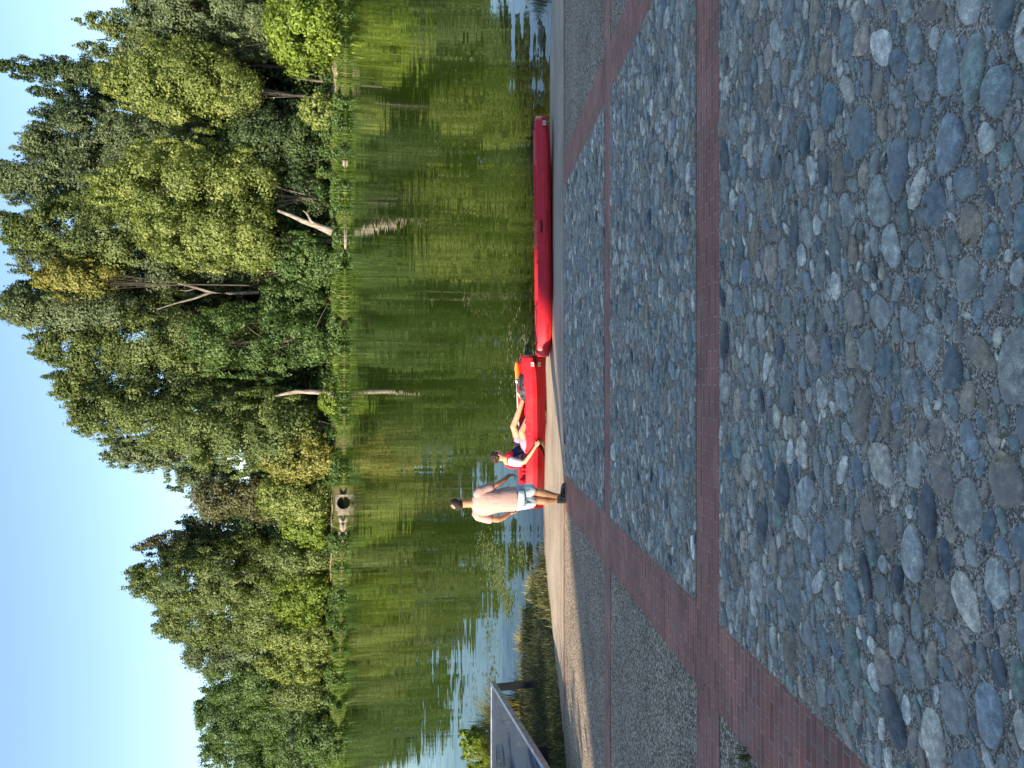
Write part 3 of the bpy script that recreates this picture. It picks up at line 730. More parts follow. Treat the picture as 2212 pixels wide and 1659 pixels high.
def overhang():
    rng = np.random.default_rng(77); cs = []; rs = []
    while len(cs) < 300:
        Y = rng.uniform(-40, 1700)
        if 1035 < Y < 1110 or 130 < Y < 215: continue
        if math.sin(Y * .043 + 2) + math.sin(Y * .11) + .6 * math.sin(Y * .27) < .25: continue
        x = (829.5 - Y) / 1658 * 100; x = x * ys_far(x) / 97; t = rng.uniform(-.5, 1.8); y = ys_far(x) + t
        r_ = rng.uniform(.35, .95); cs.append((x, y, max(ground_z(x, y), 0) + rng.uniform(.2, 1.0))); rs.append((r_, r_, r_ * .7))
    V, F, var = leaf_cloud(cs, rs, np.full(len(cs), 70), .2, rng)
    tag(put('waterside_scrub', np_mesh('waterside_scrub', V, F, False, {'var': var}), PAL['green']), 'dark green scrub hanging over the far waterline', 'scrub', kind='stuff')
overhang()

# sandy opening, path, boulders and culvert on the far shore
M_SAND = soil_mat('pale_sand', (.24, .19, .13), (.38, .30, .22), .5)
def bank_patch(name, Y0, Y1, t0, t1, n=14, dz=.05):
    V = []; F = []
    for i in range(n + 1):
        Y = Y0 + (Y1 - Y0) * i / n; x = (829.5 - Y) / 1658 * 100; x = x * ys_far(x) / 97
        e = math.sin(math.pi * i / n) ** .6
        for j in range(6):
            t = t0 + (t1 - t0) * (.5 + (j / 5 - .5) * (.25 + .75 * e) * (1 + .15 * math.sin(i * 2.1))); y = ys_far(x) + t
            V.append((x, y, ground_z(x, y) + dz + .05 * math.sin(i * 1.7 + j)))
    for i in range(n):
        for j in range(5): q = i * 6 + j; F.append((q, q + 6, q + 7, q + 1))
    tag(put(name, np_mesh(name, V, F, True), M_SAND), kind='structure')
bank_patch('sandy_shore', 150, 226, 1.3, 4.6)
bank_patch('sandy_path', 1062, 1290, 2.4, 3.7, 24, .12)
M_ROCK = soil_mat('pale_rock', (.15, .12, .10), (.30, .25, .21), 1.4)
def rock(loc, s, seed, label, group):
    rng = np.random.default_rng(seed); bm = bmesh.new(); bmesh.ops.create_icosphere(bm, subdivisions=3, radius=1)
    ax = rng.normal(size=(7, 3)); ax[0] = (0, 0, 1); ax /= np.linalg.norm(ax, axis=1)[:, None]; cut = rng.uniform(.35, .8, 7)
    for v in bm.verts:
        p = np.array(v.co)
        for a, c in zip(ax, cut):
            d = p @ a
            if d > c: p = p - a * (d - c) * .85
        p = p * (1 + .03 * np.sin(p[0] * 9 + seed) * np.cos(p[1] * 8))
        v.co = p * np.array(s)
    me = bpy.data.meshes.new('rock'); bm.to_mesh(me); bm.free()
    for p in me.polygons: p.use_smooth = True
    o = put('boulder', me, M_ROCK, None, loc); tag(o, label, 'boulder', group)
def shore_pt(Y, t):
    x = (829.5 - Y) / 1658 * 100; x = x * ys_far(x) / 97; y = ys_far(x) + t; return Vector((x, y, ground_z(x, y)))
rk = [(1108, .2, (.7, .6, .7), 'rounded pale boulder nearest the culvert mouth'), (1121, .0, (1.0, .7, .75), 'largest pale boulder at the waterline left of the culvert'),
      (1135, .3, (.6, .5, .5), 'small pale boulder next to the largest one by the culvert'), (1148, .0, (.9, .6, .6), 'flat pale boulder, leftmost of those by the culvert'),
      (352, .1, (.7, .5, .55), 'pale boulder, right one of the pair below the broad yellow-green tree'), (378, .1, (1.0, .6, .6), 'pale pinkish boulder, left one of the pair below the broad yellow-green tree'),
      (12, .1, (.8, .5, .6), 'tan boulder under the lime willow at the far right')]
for i, (Y, t, s, lb) in enumerate(rk):
    p = shore_pt(Y, t); p.z = max(p.z, 0) + .05; s = tuple(q * .72 for q in s); rock(p, s, 40 + i, lb, 'boulders at the far waterline')
def culvert():
    p = shore_pt(1071, -.9); p.z = 0
    root = empty('culvert', p, 'round dark culvert mouth in a weathered concrete headwall on the far shore', 'culvert'); root.scale = (.84, .84, .84)
    bm = bmesh.new(); n = 24; R = .92; W2, Ht = 1.22, 1.12; cz = .05
    inner = []; outer = []
    for k in range(n):
        a = 2 * math.pi * k / n; c, s = math.cos(a), math.sin(a)
        inner.append((c * R, s * R + cz))
        k2 = 1 / max(abs(c) / W2, abs(s) / Ht); outer.append((c * k2, s * k2 + cz))
    for yy in (0, .35):
        pass
    vi = [[bm.verts.new((x, yy, z)) for (x, z) in inner] for yy in (0, .35, 3.0)]
    vo = [[bm.verts.new((x, yy, z)) for (x, z) in outer] for yy in (0, .35)]
    for k in range(n):
        j = (k + 1) % n
        bm.faces.new((vo[0][k], vo[0][j], vi[0][j], vi[0][k])); bm.faces.new((vo[0][j], vo[0][k], vo[1][k], vo[1][j])); bm.faces.new((vi[0][k], vi[0][j], vi[1][j], vi[1][k]))
    me = bpy.data.meshes.new('headwall'); bmesh.ops.recalc_face_normals(bm, faces=[f for f in bm.faces])
    bmesh.ops.delete(bm, geom=vi[2], context='VERTS'); bm.to_mesh(me); bm.free()
    M_CC = soil_mat('weathered_concrete', (.12, .105, .085), (.26, .225, .18), 1.6); put('headwall', me, M_CC, root)
    mb = MB(); mb.cone((0, .30, cz), (0, 1.3, cz), R - .004, R - .004, 24, False); mb.cone((0, 1.2, cz), (0, 1.3, cz), R, R, 24)
    mb.build('pipe', mat('pipe_shade', (.02, .02, .018), .9), root)  # near-black colour and closed end paint in the shade inside the pipe
    mb = MB(); mb.box((-1.55, .35, .35), (.65, .25, 1.0), bevel=.04); mb.build('wing_wall', M_CC, root)
culvert()
o = MB(); a = shore_pt(512, -.9); b = shore_pt(556, -1.0); a.z = .06; b.z = .03
o.cone(a, b, .13, .07, 8); o.cone(a.lerp(b, .4), a.lerp(b, .5) + Vector((.2, 0, .35)), .05, .02, 6)
tag(o.build('driftwood_log', M_BARK, None, True), 'bleached driftwood log lying in the calm water near the leaning trunk', 'log')

# ------------------------------------------------------------------ near left bank
M_GDRY = foliage('dry_grass', (.12, .11, .04), (.34, .31, .14), (.55, .48, .28), .35)
M_GGRN = foliage('near_grass', (.04, .055, .018), (.15, .18, .06), (.36, .33, .16), .35)
def near_grass():
    rng = np.random.default_rng(9); P = []; H = []; Q = []; HQ = []
    while len(P) < 28000:
        x = rng.uniform(-15, -2.9); y = rng.uniform(7, 21); lx = lbx(y); ye = ye_near(x)
        d = lx - x
        if d < -.05 + .1 * rng.uniform() or y > ye + .12: continue
        if d > 7: continue
        e = ye - y
        h = rng.uniform(.03, .10) if d < .35 else rng.uniform(.05, .17)
        if e < .7: h *= 1.7
        P.append((x, y, ground_z(x, y) - .01)); H.append(h * (1 + .5 * h2(x * 3, y * 3)))
    V, F, var = blades(P, np.maximum(H, .03), .0075, rng, .9, 1.0)
    tag(put('bank_turf', np_mesh('bank_turf', V, F, False, {'var': var}), M_GGRN), 'rough green grass covering the bank left of the ramp', 'grass', kind='stuff')
    P = []; H = []
    while len(P) < 9000:
        x = rng.uniform(-15, -2.9); y = rng.uniform(8, 21); ye = ye_near(x); d = lbx(y) - x; e = ye - y
        if d < .03 or e < -.1 or d > 8: continue
        if e > 1.8 and rng.uniform() < .75: continue
        P.append((x, y, ground_z(x, y) - .01)); H.append(rng.uniform(.05, .18) * (1.5 if e < .6 else 1))
    V, F, var = blades(P, H, .0045, rng, .9, 1.0)
    tag(put('dry_bank_grass', np_mesh('dry_bank_grass', V, F, False, {'var': var}), M_GDRY), 'straw coloured dry grass tufts along the top of the near bank', 'grass', kind='stuff')
    P = []; H = []
    while len(P) < 2600:
        x = rng.uniform(6.9, 9.5); y = rng.uniform(12.6, 15.5)
        if x < rbx(y) + .02 or y > ye_near(x) + .1: continue
        P.append((x, y, ground_z(x, y) - .01)); H.append(rng.uniform(.1, .3))
    V, F, var = blades(P, H, .005, rng, .7, .8)
    tag(put('right_bank_grass', np_mesh('right_bank_grass', V, F, False, {'var': var}), M_GGRN), 'grass tuft beside the ramp at the right edge', 'grass', kind='stuff')
near_grass()
def weed_plant(name, loc, hgt, spread, stems, leaf, pal, label, seed, cat='plant'):
    rng = np.random.default_rng(seed); root = empty(name, loc, label, cat); paths = []; LP = []; LR = []
    for s in range(stems):
        a = rng.uniform(0, 6.28); r = rng.uniform(0, 1) * spread; h = hgt * rng.uniform(.55, 1.0)
        p0 = Vector((math.cos(a) * r * .3, math.sin(a) * r * .3, 0)); p2 = Vector((math.cos(a) * r, math.sin(a) * r, h)); p1 = p0.lerp(p2, .5) + Vector((0, 0, h * .12))
        paths.append(([p0, p1, p2], [.008, .006, .003]))
        for k in range(7):
            q = p1.lerp(p2, k / 6) if k > 1 else p0.lerp(p1, .5 + .3 * k); LP.append(tuple(q)); LR.append((leaf * 1.1, leaf * 1.1, leaf * .8))
    V, F = tubes(paths, 5); put('stem', np_mesh('stem', V, F, True), PAL['green'], root)
    V, F, var = leaf_cloud(LP, LR, np.full(len(LP), 14), leaf, rng, up=.6, elong=1.7); put('leaves', np_mesh('leaves', V, F, False, {'var': var}), PAL[pal], root)
p = Vector((-7.6, 15.75, .3)); p.z = ground_z(p.x, p.y)
weed_plant('leafy_weed', p, 1.25, .55, 22, .065, 'bright', 'leafy bright green weed behind the metal deck, closest to the left edge', 3)
p = Vector((-8.35, 15.9, .3)); p.z = ground_z(p.x, p.y)
weed_plant('leafy_weed', p, 1.0, .6, 22, .055, 'bright', 'low leafy weed beside the taller bright one at the left edge', 4)
def tall_tuft(loc, n, h, label, seed, mat_, name='grass_tuft', cat='grass tuft', rad=.3, w=.009):
    rng = np.random.default_rng(seed); a = rng.uniform(0, 6.28, n); r = rng.uniform(0, rad, n)
    P = np.stack([np.cos(a) * r, np.sin(a) * r, np.zeros(n)], 1)
    V, F, var = blades(P, rng.uniform(.45, 1, n) * h, w, rng, .45, .5, a + rng.normal(0, .5, n))
    o = put(name, np_mesh(name, V, F, False, {'var': var}), mat_, None, loc); tag(o, label, cat, 'grass tufts on the near bank')
for i, (x, y, h, n, lb, mm) in enumerate([(-6.75, 15.3, 1.0, 380, 'tall straw tuft behind the corner of the metal deck', M_GDRY), (-7.15, 15.5, 1.15, 900, 'dense lit green tuft behind the metal deck', M_GGRN),
        (-7.9, 15.4, 1.15, 900, 'broad yellow-green tuft around the feet of the leafy weeds', PAL['yellowgreen']), (-5.3, 15.2, .36, 300, 'pale tuft overhanging the water in front of the deck post', M_GDRY), (-4.75, 14.95, .32, 260, 'pale green tuft at the water beyond the ramp edge', M_GGRN),
        (-4.1, 14.7, .26, 220, 'short dry tuft nearest the lower left corner of the ramp', M_GDRY)]):
    z = ground_z(x, y); tall_tuft((x, y, max(z, .0)), n, h, lb, 60 + i, mm)
tall_tuft((-1.98, 3.62, RZ(3.62)), 60, .07, 'tiny green weed growing in the joint beside the brick band', 80, M_GGRN, 'weed_tuft', 'weed', .06, .003)

# ------------------------------------------------------------------ metal deck
def deck():
    M_ST = mat('galvanised_steel', (.30, .32, .34), .42, .5, .75)
    n = noise(M_ST, coords(M_ST), 9, 4); base(M_ST, ramp(M_ST, n.outputs[0], [(.35, (.20, .215, .235)), (.65, (.36, .38, .40))]))
    M_DK = mat('dark_painted_steel', (.035, .04, .045), .5, .4, .2)
    M_GR = mat('perforated_sheet', (.055, .08, .12), .65, .4, 0)
    zt = 1.17; x0, x1, y0, y1 = -12.0, -5.55, 8.6, 13.95
    root = empty('landing_deck', (x1, y1, 0.4), 'raised metal landing deck with perforated sheet top and grey frame at the left edge', 'deck')
    def o(mb, nm, m): 
        ob = mb.build(nm, m, root); ob.matrix_parent_inverse = Matrix.Translation((-x1, -y1, -.4)); return ob
    # perforated top: real holes, open lattice of narrow strips
    V = []; F = []
    def strip(a, b, c, d, z):
        q = len(V); V.extend([(a, c, z), (b, c, z), (b, d, z), (a, d, z)]); F.append((q, q + 1, q + 2, q + 3))
    xs = np.arange(x1 - 3.9, x1 - .05, .05)
    ys = np.arange(y0 + .07, y1 - .06, .05)
    for x in xs: strip(x, x + .022, y0 + .05, y1 - .05, zt - .006)
    for y in ys: strip(x1 - 3.9, x1 - .05, y, y + .022, zt - .009)
    ob = put('perforated_sheet', np_mesh('perforated_sheet', V, F), M_GR, root); ob.matrix_parent_inverse = Matrix.Translation((-x1, -y1, -.4))
    mb = MB(); mb.box((x1 - .03, (y0 + y1) / 2, zt - .035), (.07, y1 - y0, .09), bevel=.004); o(mb, 'side_beam', M_ST)
    mb = MB(); mb.box(((x0 + x1) / 2 - .07, y1 - .03, zt - .035), (x1 - x0 - .0, .07, .09), bevel=.004); o(mb, 'end_beam', M_ST)
    mb = MB()
    for y in (10.0, 11.3, 12.6): mb.box(((x0 + x1) / 2 - .1, y, zt - .06), (x1 - x0 - .1, .05, .07))
    o(mb, 'cross_beam', M_DK)
    for (x, y, w) in ((x1 - .09, y1 - .09, .12), (-6.35, 12.55, .34), (-9.6, 13.86, .12), (-6.0, 9.4, .12)):
        g = ground_z(x, y) - .15; mb = MB(); mb.box((x, y, (g + zt - .085) / 2), (w, .09, zt - .085 - g), bevel=.006); o(mb, 'post', M_DK)
deck()

# ------------------------------------------------------------------ floating weed and litter on the water
def floating(name, label, spots, n, size, seed, pal):
    rng = np.random.default_rng(seed); P = []
    for (x, y, rx, ry, k) in spots:
        c = 0
        while c < k:
            a, b = rng.normal(0, .5, 2)
            px, py = x + a * rx, y + b * ry
            if math.sin(px * 3.1 + seed) * math.sin(py * 4.3) + rng.uniform(-.6, 1) < 0 or py < ye_near(px) + .05: continue
            P.append((px, py)); c += 1
    T = len(P); P = np.array(P); th = rng.uniform(0, 6.28, T); s = size * rng.uniform(.4, 1.3, T)
    V = []; n = 6
    for k in range(n):
        a = th + 2 * np.pi * k / n; rr = s * (1 + .35 * np.sin(3 * a + th)); V.append(np.stack([P[:, 0] + np.cos(a) * rr * 1.5, P[:, 1] + np.sin(a) * rr, np.full(T, .006) + .012 * rng.uniform(0, 1, T)], 1))
    V = np.stack(V, 1).reshape(-1, 3); b = (np.arange(T) * n)[:, None]
    F = np.concatenate([b + np.array([[0, 1, 2]]), b + np.array([[0, 2, 3]]), b + np.array([[0, 3, 4]]), b + np.array([[0, 4, 5]])])
    o = put(name, np_mesh(name, V, F, False, {'var': np.repeat(rng.uniform(0, 1, T), n)}), PAL[pal]); tag(o, label, 'water weed', kind='stuff')
def wspot(v, Y, rv, rY, k):
    p = at_z(v, Y, 0); q = at_z(v - rv, Y, 0); r = at_z(v, Y + rY, 0); return (p.x, p.y, abs(r.x - p.x), abs(q.y - p.y), k)
floating('floating_weed', 'patch of yellow-green weed floating left of the standing man', [wspot(1072, 1230, 24, 55, 1500), wspot(1092, 1290, 14, 35, 500), wspot(1120, 1195, 18, 30, 160), wspot(1040, 1180, 10, 40, 120), wspot(1060, 1380, 12, 60, 120)], 0, .023, 3, 'olive')
floating('floating_leaves', 'scattered pale leaves drifting on the water near the kayaks', [wspot(1115, 740, 18, 90, 90), wspot(1090, 860, 30, 120, 60), wspot(1135, 745, 8, 40, 60), wspot(1150, 765, 6, 14, 40), wspot(950, 300, 30, 120, 40), wspot(1170, 60, 10, 50, 120), wspot(1060, 1480, 16, 60, 120), wspot(1020, 1500, 30, 100, 60)], 0, .03, 8, 'brown')

def litter():
    rng = np.random.default_rng(14); V = []; F = []; va = []
    for i in range(520):
        y = rng.uniform(1.2, 13.8); x = rng.uniform(-.55, .55) * (y + 1)
        if rng.uniform() < .35: x = XL0 + rng.normal(0, .04)
        if x < lbx(y) + .1: continue
        s = rng.uniform(.006, .018); a = rng.uniform(0, 6.28); e = rng.uniform(.25, .6); z = (apz(x, y) if y > 11.46 else RZ(y)) + (.022 if XL1 < x < XR0 and y < 11.4 else .009)
        b = len(V)
        for k in range(5):
            t = k * 1.2566; px, py = math.cos(t) * s, math.sin(t) * s * e
            V.append((x + px * math.cos(a) - py * math.sin(a), y + px * math.sin(a) + py * math.cos(a), z + rng.uniform(0, .006) - .2107 * (px * math.sin(a) + py * math.cos(a)))); 
        c = rng.uniform(0, 1); va += [c] * 5
        F += [(b, b + 1, b + 2), (b, b + 2, b + 3), (b, b + 3, b + 4)]
    tag(put('leaf_litter', np_mesh('leaf_litter', V, F, False, {'var': va}), M_GDRY), 'tiny dry leaves and straw scattered over the paving', 'leaf litter', kind='stuff')
litter()
# ------------------------------------------------------------------ kayaks
def plastic(name, col):
    m = mat(name, col, .38, .45); v = coords(m); n = noise(m, v, 5, 4); n2 = noise(m, v, 120, 2)
    base(m, mixc(m, .5, col, ramp(m, n.outputs[0], [(.3, tuple(c * .75 for c in col)), (.7, tuple(min(1, c * 1.15 + .01) for c in col))])))
    sc = noise(m, coords(m, (1.5, 14, 14)), 3.0, 6, .7); st_ = noise(m, coords(m, (1, 1, 1)), 2.2, 5, .7)
    pb = m.node_tree.nodes['Principled BSDF']; cur = pb.inputs['Base Color'].links[0].from_socket
    c2 = mixc(m, ramp(m, sc.outputs[0], [(.60, (0, 0, 0)), (.74, (.45, .45, .45))]), cur, (.50, .13, .13))
    c2 = mixc(m, ramp(m, st_.outputs[0], [(.55, (0, 0, 0)), (.8, (.35, .35, .35))]), c2, (.25, .07, .05)); base(m, c2)
    L(m, ramp(m, st_.outputs[0], [(.3, (.28, .28, .28)), (.7, (.55, .55, .55))]), pb.inputs['Roughness'])
    bump(m, n2.outputs[0], .12, .002); return m
M_RED = plastic('red_polyethylene', (.62, .010, .022))
M_REDD = plastic('dark_red_inlay', (.42, .008, .016))
M_BLK = mat('black_rubber', (.012, .012, .013), .6, .3)
M_WHT = mat('white_sticker', (.75, .73, .72), .5, .4)
def text_obj(txt, size, m, parent, loc, rot, name='lettering', ext=.001):
    cu = bpy.data.curves.new('t', 'FONT'); cu.body = txt; cu.size = size; cu.extrude = ext; cu.align_x = 'CENTER'; cu.align_y = 'CENTER'
    t = bpy.data.objects.new('t', cu); C.objects.link(t)
    dg = bpy.context.evaluated_depsgraph_get(); me = bpy.data.meshes.new_from_object(t.evaluated_get(dg))
    bpy.data.objects.remove(t); me.name = name; me.materials.clear()
    o = put(name, me, m, parent); o.location = loc; o.rotation_euler = rot; return o
def kayak(label, Lk, Wk, Hk, pits, loc, rz, rx=0.0, ry=0.0, handle_at=(-.9, .9)):
    """hull runs along x; pits: (centre, half length) of the cockpits as fractions of the half length"""
    root = empty('kayak', loc, label, 'kayak', 'red kayaks at the foot of the ramp'); root.rotation_euler = (rx, ry, rz)
    n = 90; V = []; prof_n = 0
    for i in range(n + 1):
        u = -1 + 2 * i / n; x = u * Lk / 2
        e = 1 - abs(u) ** 4.2 * .50
        if abs(u) > .955: e *= 1 - ((abs(u) - .955) / .045) ** 2 * .45
        w = Wk / 2 * e; rise = .055 * max(0, (abs(u) - .72) / .28) ** 2
        h = Hk * (1 + .05 * abs(u) ** 3) * (1 - .13 * max(0, (abs(u) - .93) / .07) ** 2)
        d = 0
        for (c, hl) in pits: d = max(d, min(1, max(0, (hl - abs(u - c)) / .045)))
        d = d * d * (3 - 2 * d)
        fl = h * (1 - .62 * d) - .008
        half = [(0, rise), (w * .55, rise + .004), (w * .86, rise + .035), (w * .985, rise + .085), (w, Hk * .56 + rise * .3), (w * .995, Hk * .60), (w * .80, h * .985), (w * .76, h), (w * .71, h), (w * .67, h - .012 - .02 * d), (w * .62, fl + .012), (w * .52, fl), (0, fl + .01 * (1 - d))]
        full = half + [(-a, b) for (a, b) in reversed(half[1:-1])]
        prof_n = len(full); V += [(x, a, b) for (a, b) in full]
    F = [(i * prof_n + k, (i + 1) * prof_n + k, (i + 1) * prof_n + (k + 1) % prof_n, i * prof_n + (k + 1) % prof_n) for i in range(n) for k in range(prof_n)]
    bm = bmesh.new(); vs = [bm.verts.new(v) for v in V]
    for f in F: bm.faces.new([vs[k] for k in f])
    bm.faces.new([vs[k] for k in range(prof_n)]); bm.faces.new([vs[n * prof_n + k] for k in reversed(range(prof_n))])
    bmesh.ops.recalc_face_normals(bm, faces=bm.faces)
    me = bpy.data.meshes.new('hull'); bm.to_mesh(me); bm.free()
    for p in me.polygons: p.use_smooth = True
    me.set_sharp_from_angle(angle=math.radians(24))
    put('hull', me, M_RED, root)
    for (c, hl) in pits:
        cx = c * Lk / 2
        mb = MB(); mb.box((cx - hl * Lk / 2 * .62, 0, Hk * .46), (.30, Wk * .50, .06), bevel=.02); mb.box((cx - hl * Lk / 2 * .62 - .17, 0, Hk * .68), (.05, Wk * .46, .16), Matrix.Rotation(-.2, 3, 'Y'), bevel=.02)
        mb.build('seat', M_BLK if Lk > 3.5 else M_REDD, root)
        for s in (-1, 1):
            mb = MB()
            mb.box((cx + .23, s * Wk * .27, Hk * .44), (.50, Wk * .11, .035), bevel=.006)
            for k in range(4): mb.box((cx + .02 + k * .14, s * Wk * .27, Hk * .46), (.05, Wk * .12, .05), bevel=.008)
            mb.build('footrest', M_REDD, root)
    for u in handle_at:
        for s in (-1, 1) if abs(u) < .5 else (0,):
            x = u * Lk / 2; mb = MB()
            if s: mb.limb([(x - .1, s * Wk * .475, Hk * .80), (x, s * Wk * .50, Hk * .75), (x + .1, s * Wk * .475, Hk * .80)], [.012] * 3, 8)
            else: mb.limb([(x - .09, -.05, Hk + .004), (x - .04, -.05, Hk + .035), (x + .04, -.05, Hk + .035), (x + .09, -.05, Hk + .004)], [.010] * 4, 8)
            mb.build('carry_handle', M_BLK, root, True)
    # bungee cords over the rear well
    for u0 in (-.78,):
        xa = u0 * Lk / 2; mb = MB()
        P = [(xa + dx, sy * Wk * .27, Hk + .012) for dx, sy in ((-.25, -1), (0, 1), (.25, -1), (.5, 1))]
        for a, b in zip(P[:-1], P[1:]): mb.cone(a, b, .005, .005, 6)
        for a in P: mb.ell(a, .013, u=8, v=6)
        mb.build('bungee_cord', M_BLK, root, True)
    # fastening loops along the rim
    for k in range(4):
        x = Lk * (-.12 + .06 * k); mb = MB(); mb.box((x, -Wk * .375, Hk + .008), (.045, .03, .022), bevel=.006); mb.build('pad_eye', M_RED, root)
    # moulded grip recess on the near side
    mb = MB(); mb.box((.02 * Lk, -Wk * .455, Hk * .80), (.20, .012, .05), Matrix.Rotation(-.42, 3, 'X'), bevel=.005); mb.build('grip_recess', M_REDD, root)
    return root
yk = 13.42
k2 = kayak('long two-seat red kayak lying on the ramp, right of the seated paddler', 4.40, .76, .27, [(-.32, .25), (.38, .25)], (2.70, yk, apz(2.7, yk) + .02), math.radians(2.0), -.19, 0.0, (-.93, .93, .05))
def side_text(root, txt, size, x, Wk, z, m, tilt=0.0):
    return text_obj(txt, size, m, root, (x, -Wk / 2 - .002, z), (math.radians(90) + tilt, 0, 0))
M_TXT = mat('embossed_dark_red', (.16, .004, .008), .5, .3)
side_text(k2, 'OCEAN DUO', .065, .20, .76, .10, M_TXT)
t_ = side_text(k2, 'ROTOMOD', .055, -1.80, .60, .11, M_TXT); t_.rotation_euler[2] = -.15; t_.location[1] = -.322
def sticker(root, x, y, z, rzz):
    s = MB(); s.box((0, 0, 0), (.085, .004, .062), bevel=.001); o = s.build('sticker', M_WHT, root); o.location = (x, y, z); o.rotation_euler = (0, 0, rzz)
    t = text_obj('R', .075, M_BLK, o, (0, -.003, 0), (math.radians(90), 0, 0), 'letter'); return o
sticker(k2, 2.00, -.302, .125, .17)
k1 = kayak('red kayak floating with the seated paddler aboard, partly behind the standing man', 3.15, .76, .30, [(-.05, .60)], (-.98, 15.2, -.085), math.radians(1.5), 0, 0, (-.93, .93))
side_text(k1, 'ROX', .085, -.20, .76, .13, M_TXT)
sticker(k1, 1.37, -.305, .155, .18)

# kit aboard the floating kayak
M_BAG = mat('grey_black_fabric', (.03, .03, .038), .75, .3); nb = noise(M_BAG, coords(M_BAG), 14, 5)
base(M_BAG, ramp(M_BAG, nb.outputs[0], [(.4, (.012, .012, .016)), (.6, (.075, .075, .09))])); bump(M_BAG, nb.outputs[0], .8, .03)
mb = MB(); mb.ell((0, 0, .09), (.24, .15, .11)); mb.ell((.14, .02, .12), (.13, .12, .09)); mb.ell((-.16, 0, .08), (.12, .13, .09)); mb.limb([(-.1, -.1, .17), (0, -.12, .21), (.1, -.1, .17)], [.012] * 3)
o = mb.remesh('dry_bag', M_BAG, None, .012, 3); o.location = (-.07, 15.15, .10); tag(o, 'dark grey crumpled dry bag stowed in the front of the floating kayak', 'bag')
def paddle():
    a = Vector((.45, 15.30, .32)); b = Vector((-1.25, 15.24, .26))
    root = empty('paddle', a, 'white-shafted paddle with an orange blade lying along the floating kayak', 'paddle')
    d = (b - a)
    def lp(v): return Vector(v)
    M_OR = mat('orange_blade', (.85, .28, .06), .4, .4); M_SH = mat('white_shaft', (.78, .76, .74), .35, .5)
    mb = MB(); mb.cone(d * .24, d, .015, .015, 12); mb.cone(d * .215, d * .25, .024, .024, 12); mb.build('shaft', M_SH, root, True)
    n = 22; V = []; ax = d.normalized(); sd = Vector((0, -.35, .94)).normalized()
    for i in range(n + 1):
        t = i / n; w = .10 * math.sin(math.pi * min(1, t ** .8 * .93 + .05)) ** .75 ; c = ax * (t * .44)
        for s, k in ((-.25, 0), (0, 1), (1, 0)):
            for q in (0,): V.append(c - sd * w * 1.0 * s * 1.3 + Vector((0, -.012 * k, 0)))
    F = [(i * 3 + k, i * 3 + k + 1, (i + 1) * 3 + k + 1, (i + 1) * 3 + k) for i in range(n) for k in (0, 1)]
    o = put('blade', np_mesh('blade', [tuple(v) for v in V], F, True), M_OR, root); m = o.modifiers.new('s', 'SOLIDIFY'); m.thickness = .008
    mb = MB(); mb.cone(d * .205, d * .222, .022, .022, 12); mb.build('drip_ring', M_RED, root, True)
paddle()

# ------------------------------------------------------------------ people
def skin(name, col):
    m = mat(name, col, .5, .35); v = coords(m); n = noise(m, v, 12, 4)
    base(m, mixc(m, .6, col, ramp(m, n.outputs[0], [(.35, tuple(c * .78 for c in col)), (.65, tuple(min(1, c * 1.15) for c in col))])))
    m.node_tree.nodes['Principled BSDF'].inputs['Subsurface Weight'].default_value = .08
    m.node_tree.nodes['Principled BSDF'].inputs['Subsurface Radius'].default_value = (.02, .008, .004); return m
M_SK1 = skin('tanned_skin', (.44, .225, .125)); M_SK2 = skin('fair_skin', (.56, .31, .19))
def cloth(name, a, b, sc=6, folds=18):
    m = mat(name, a, .9, .12); v = coords(m); n = noise(m, v, sc, 5); base(m, ramp(m, n.outputs[0], [(.4, a), (.6, b)]))
    w = noise(m, coords(m, (1.0, 1.0, .35)), folds, 3); bump(m, w.outputs[0], .8, .02); return m
def hand(mb, w, dirv, palm_n, thumb_side, curl=.35, s=1.0):
    """w wrist point, dirv towards the fingers, palm_n = palm normal"""
    w = Vector(w); d = Vector(dirv).normalized(); n = Vector(palm_n).normalized(); n = (n - d * n.dot(d)).normalized(); sd = d.cross(n).normalized() * thumb_side
    R = Matrix((sd, n, d)).transposed()
    mb.ell(w + d * .048 * s, (.040 * s, .015 * s, .052 * s), R)
    mb.limb([w - d * .02, w + d * .03 * s], [.026 * s, .024 * s], 10)
    Ls = (.068, .078, .073, .058)
    for k, Lf in enumerate(Ls):
        o = (k - 1.5) * -.0195 * s
        b = w + d * .088 * s + sd * (-o) ; cu = curl * (1 + .25 * (3 - k) * .3)
        d1 = (d * math.cos(cu) + n * math.sin(cu) + sd * (-o) * 1.2).normalized(); d2 = (d * math.cos(cu * 2.1) + n * math.sin(cu * 2.1)).normalized()
        p1 = b + d1 * Lf * .5 * s; p2 = p1 + d2 * Lf * .5 * s
        mb.limb([b - d * .015, b, p1, p2], [.0105 * s, .0100 * s, .0092 * s, .0075 * s], 8)
    t0 = w + d * .022 * s + sd * .028 * s; t1 = t0 + (d * .7 + sd * .65 + n * .25).normalized() * .036 * s; t2 = t1 + (d * .92 + sd * .2 + n * .4).normalized() * .032 * s
    mb.limb([t0, t1, t2], [.0135 * s, .0115 * s, .0090 * s], 8)
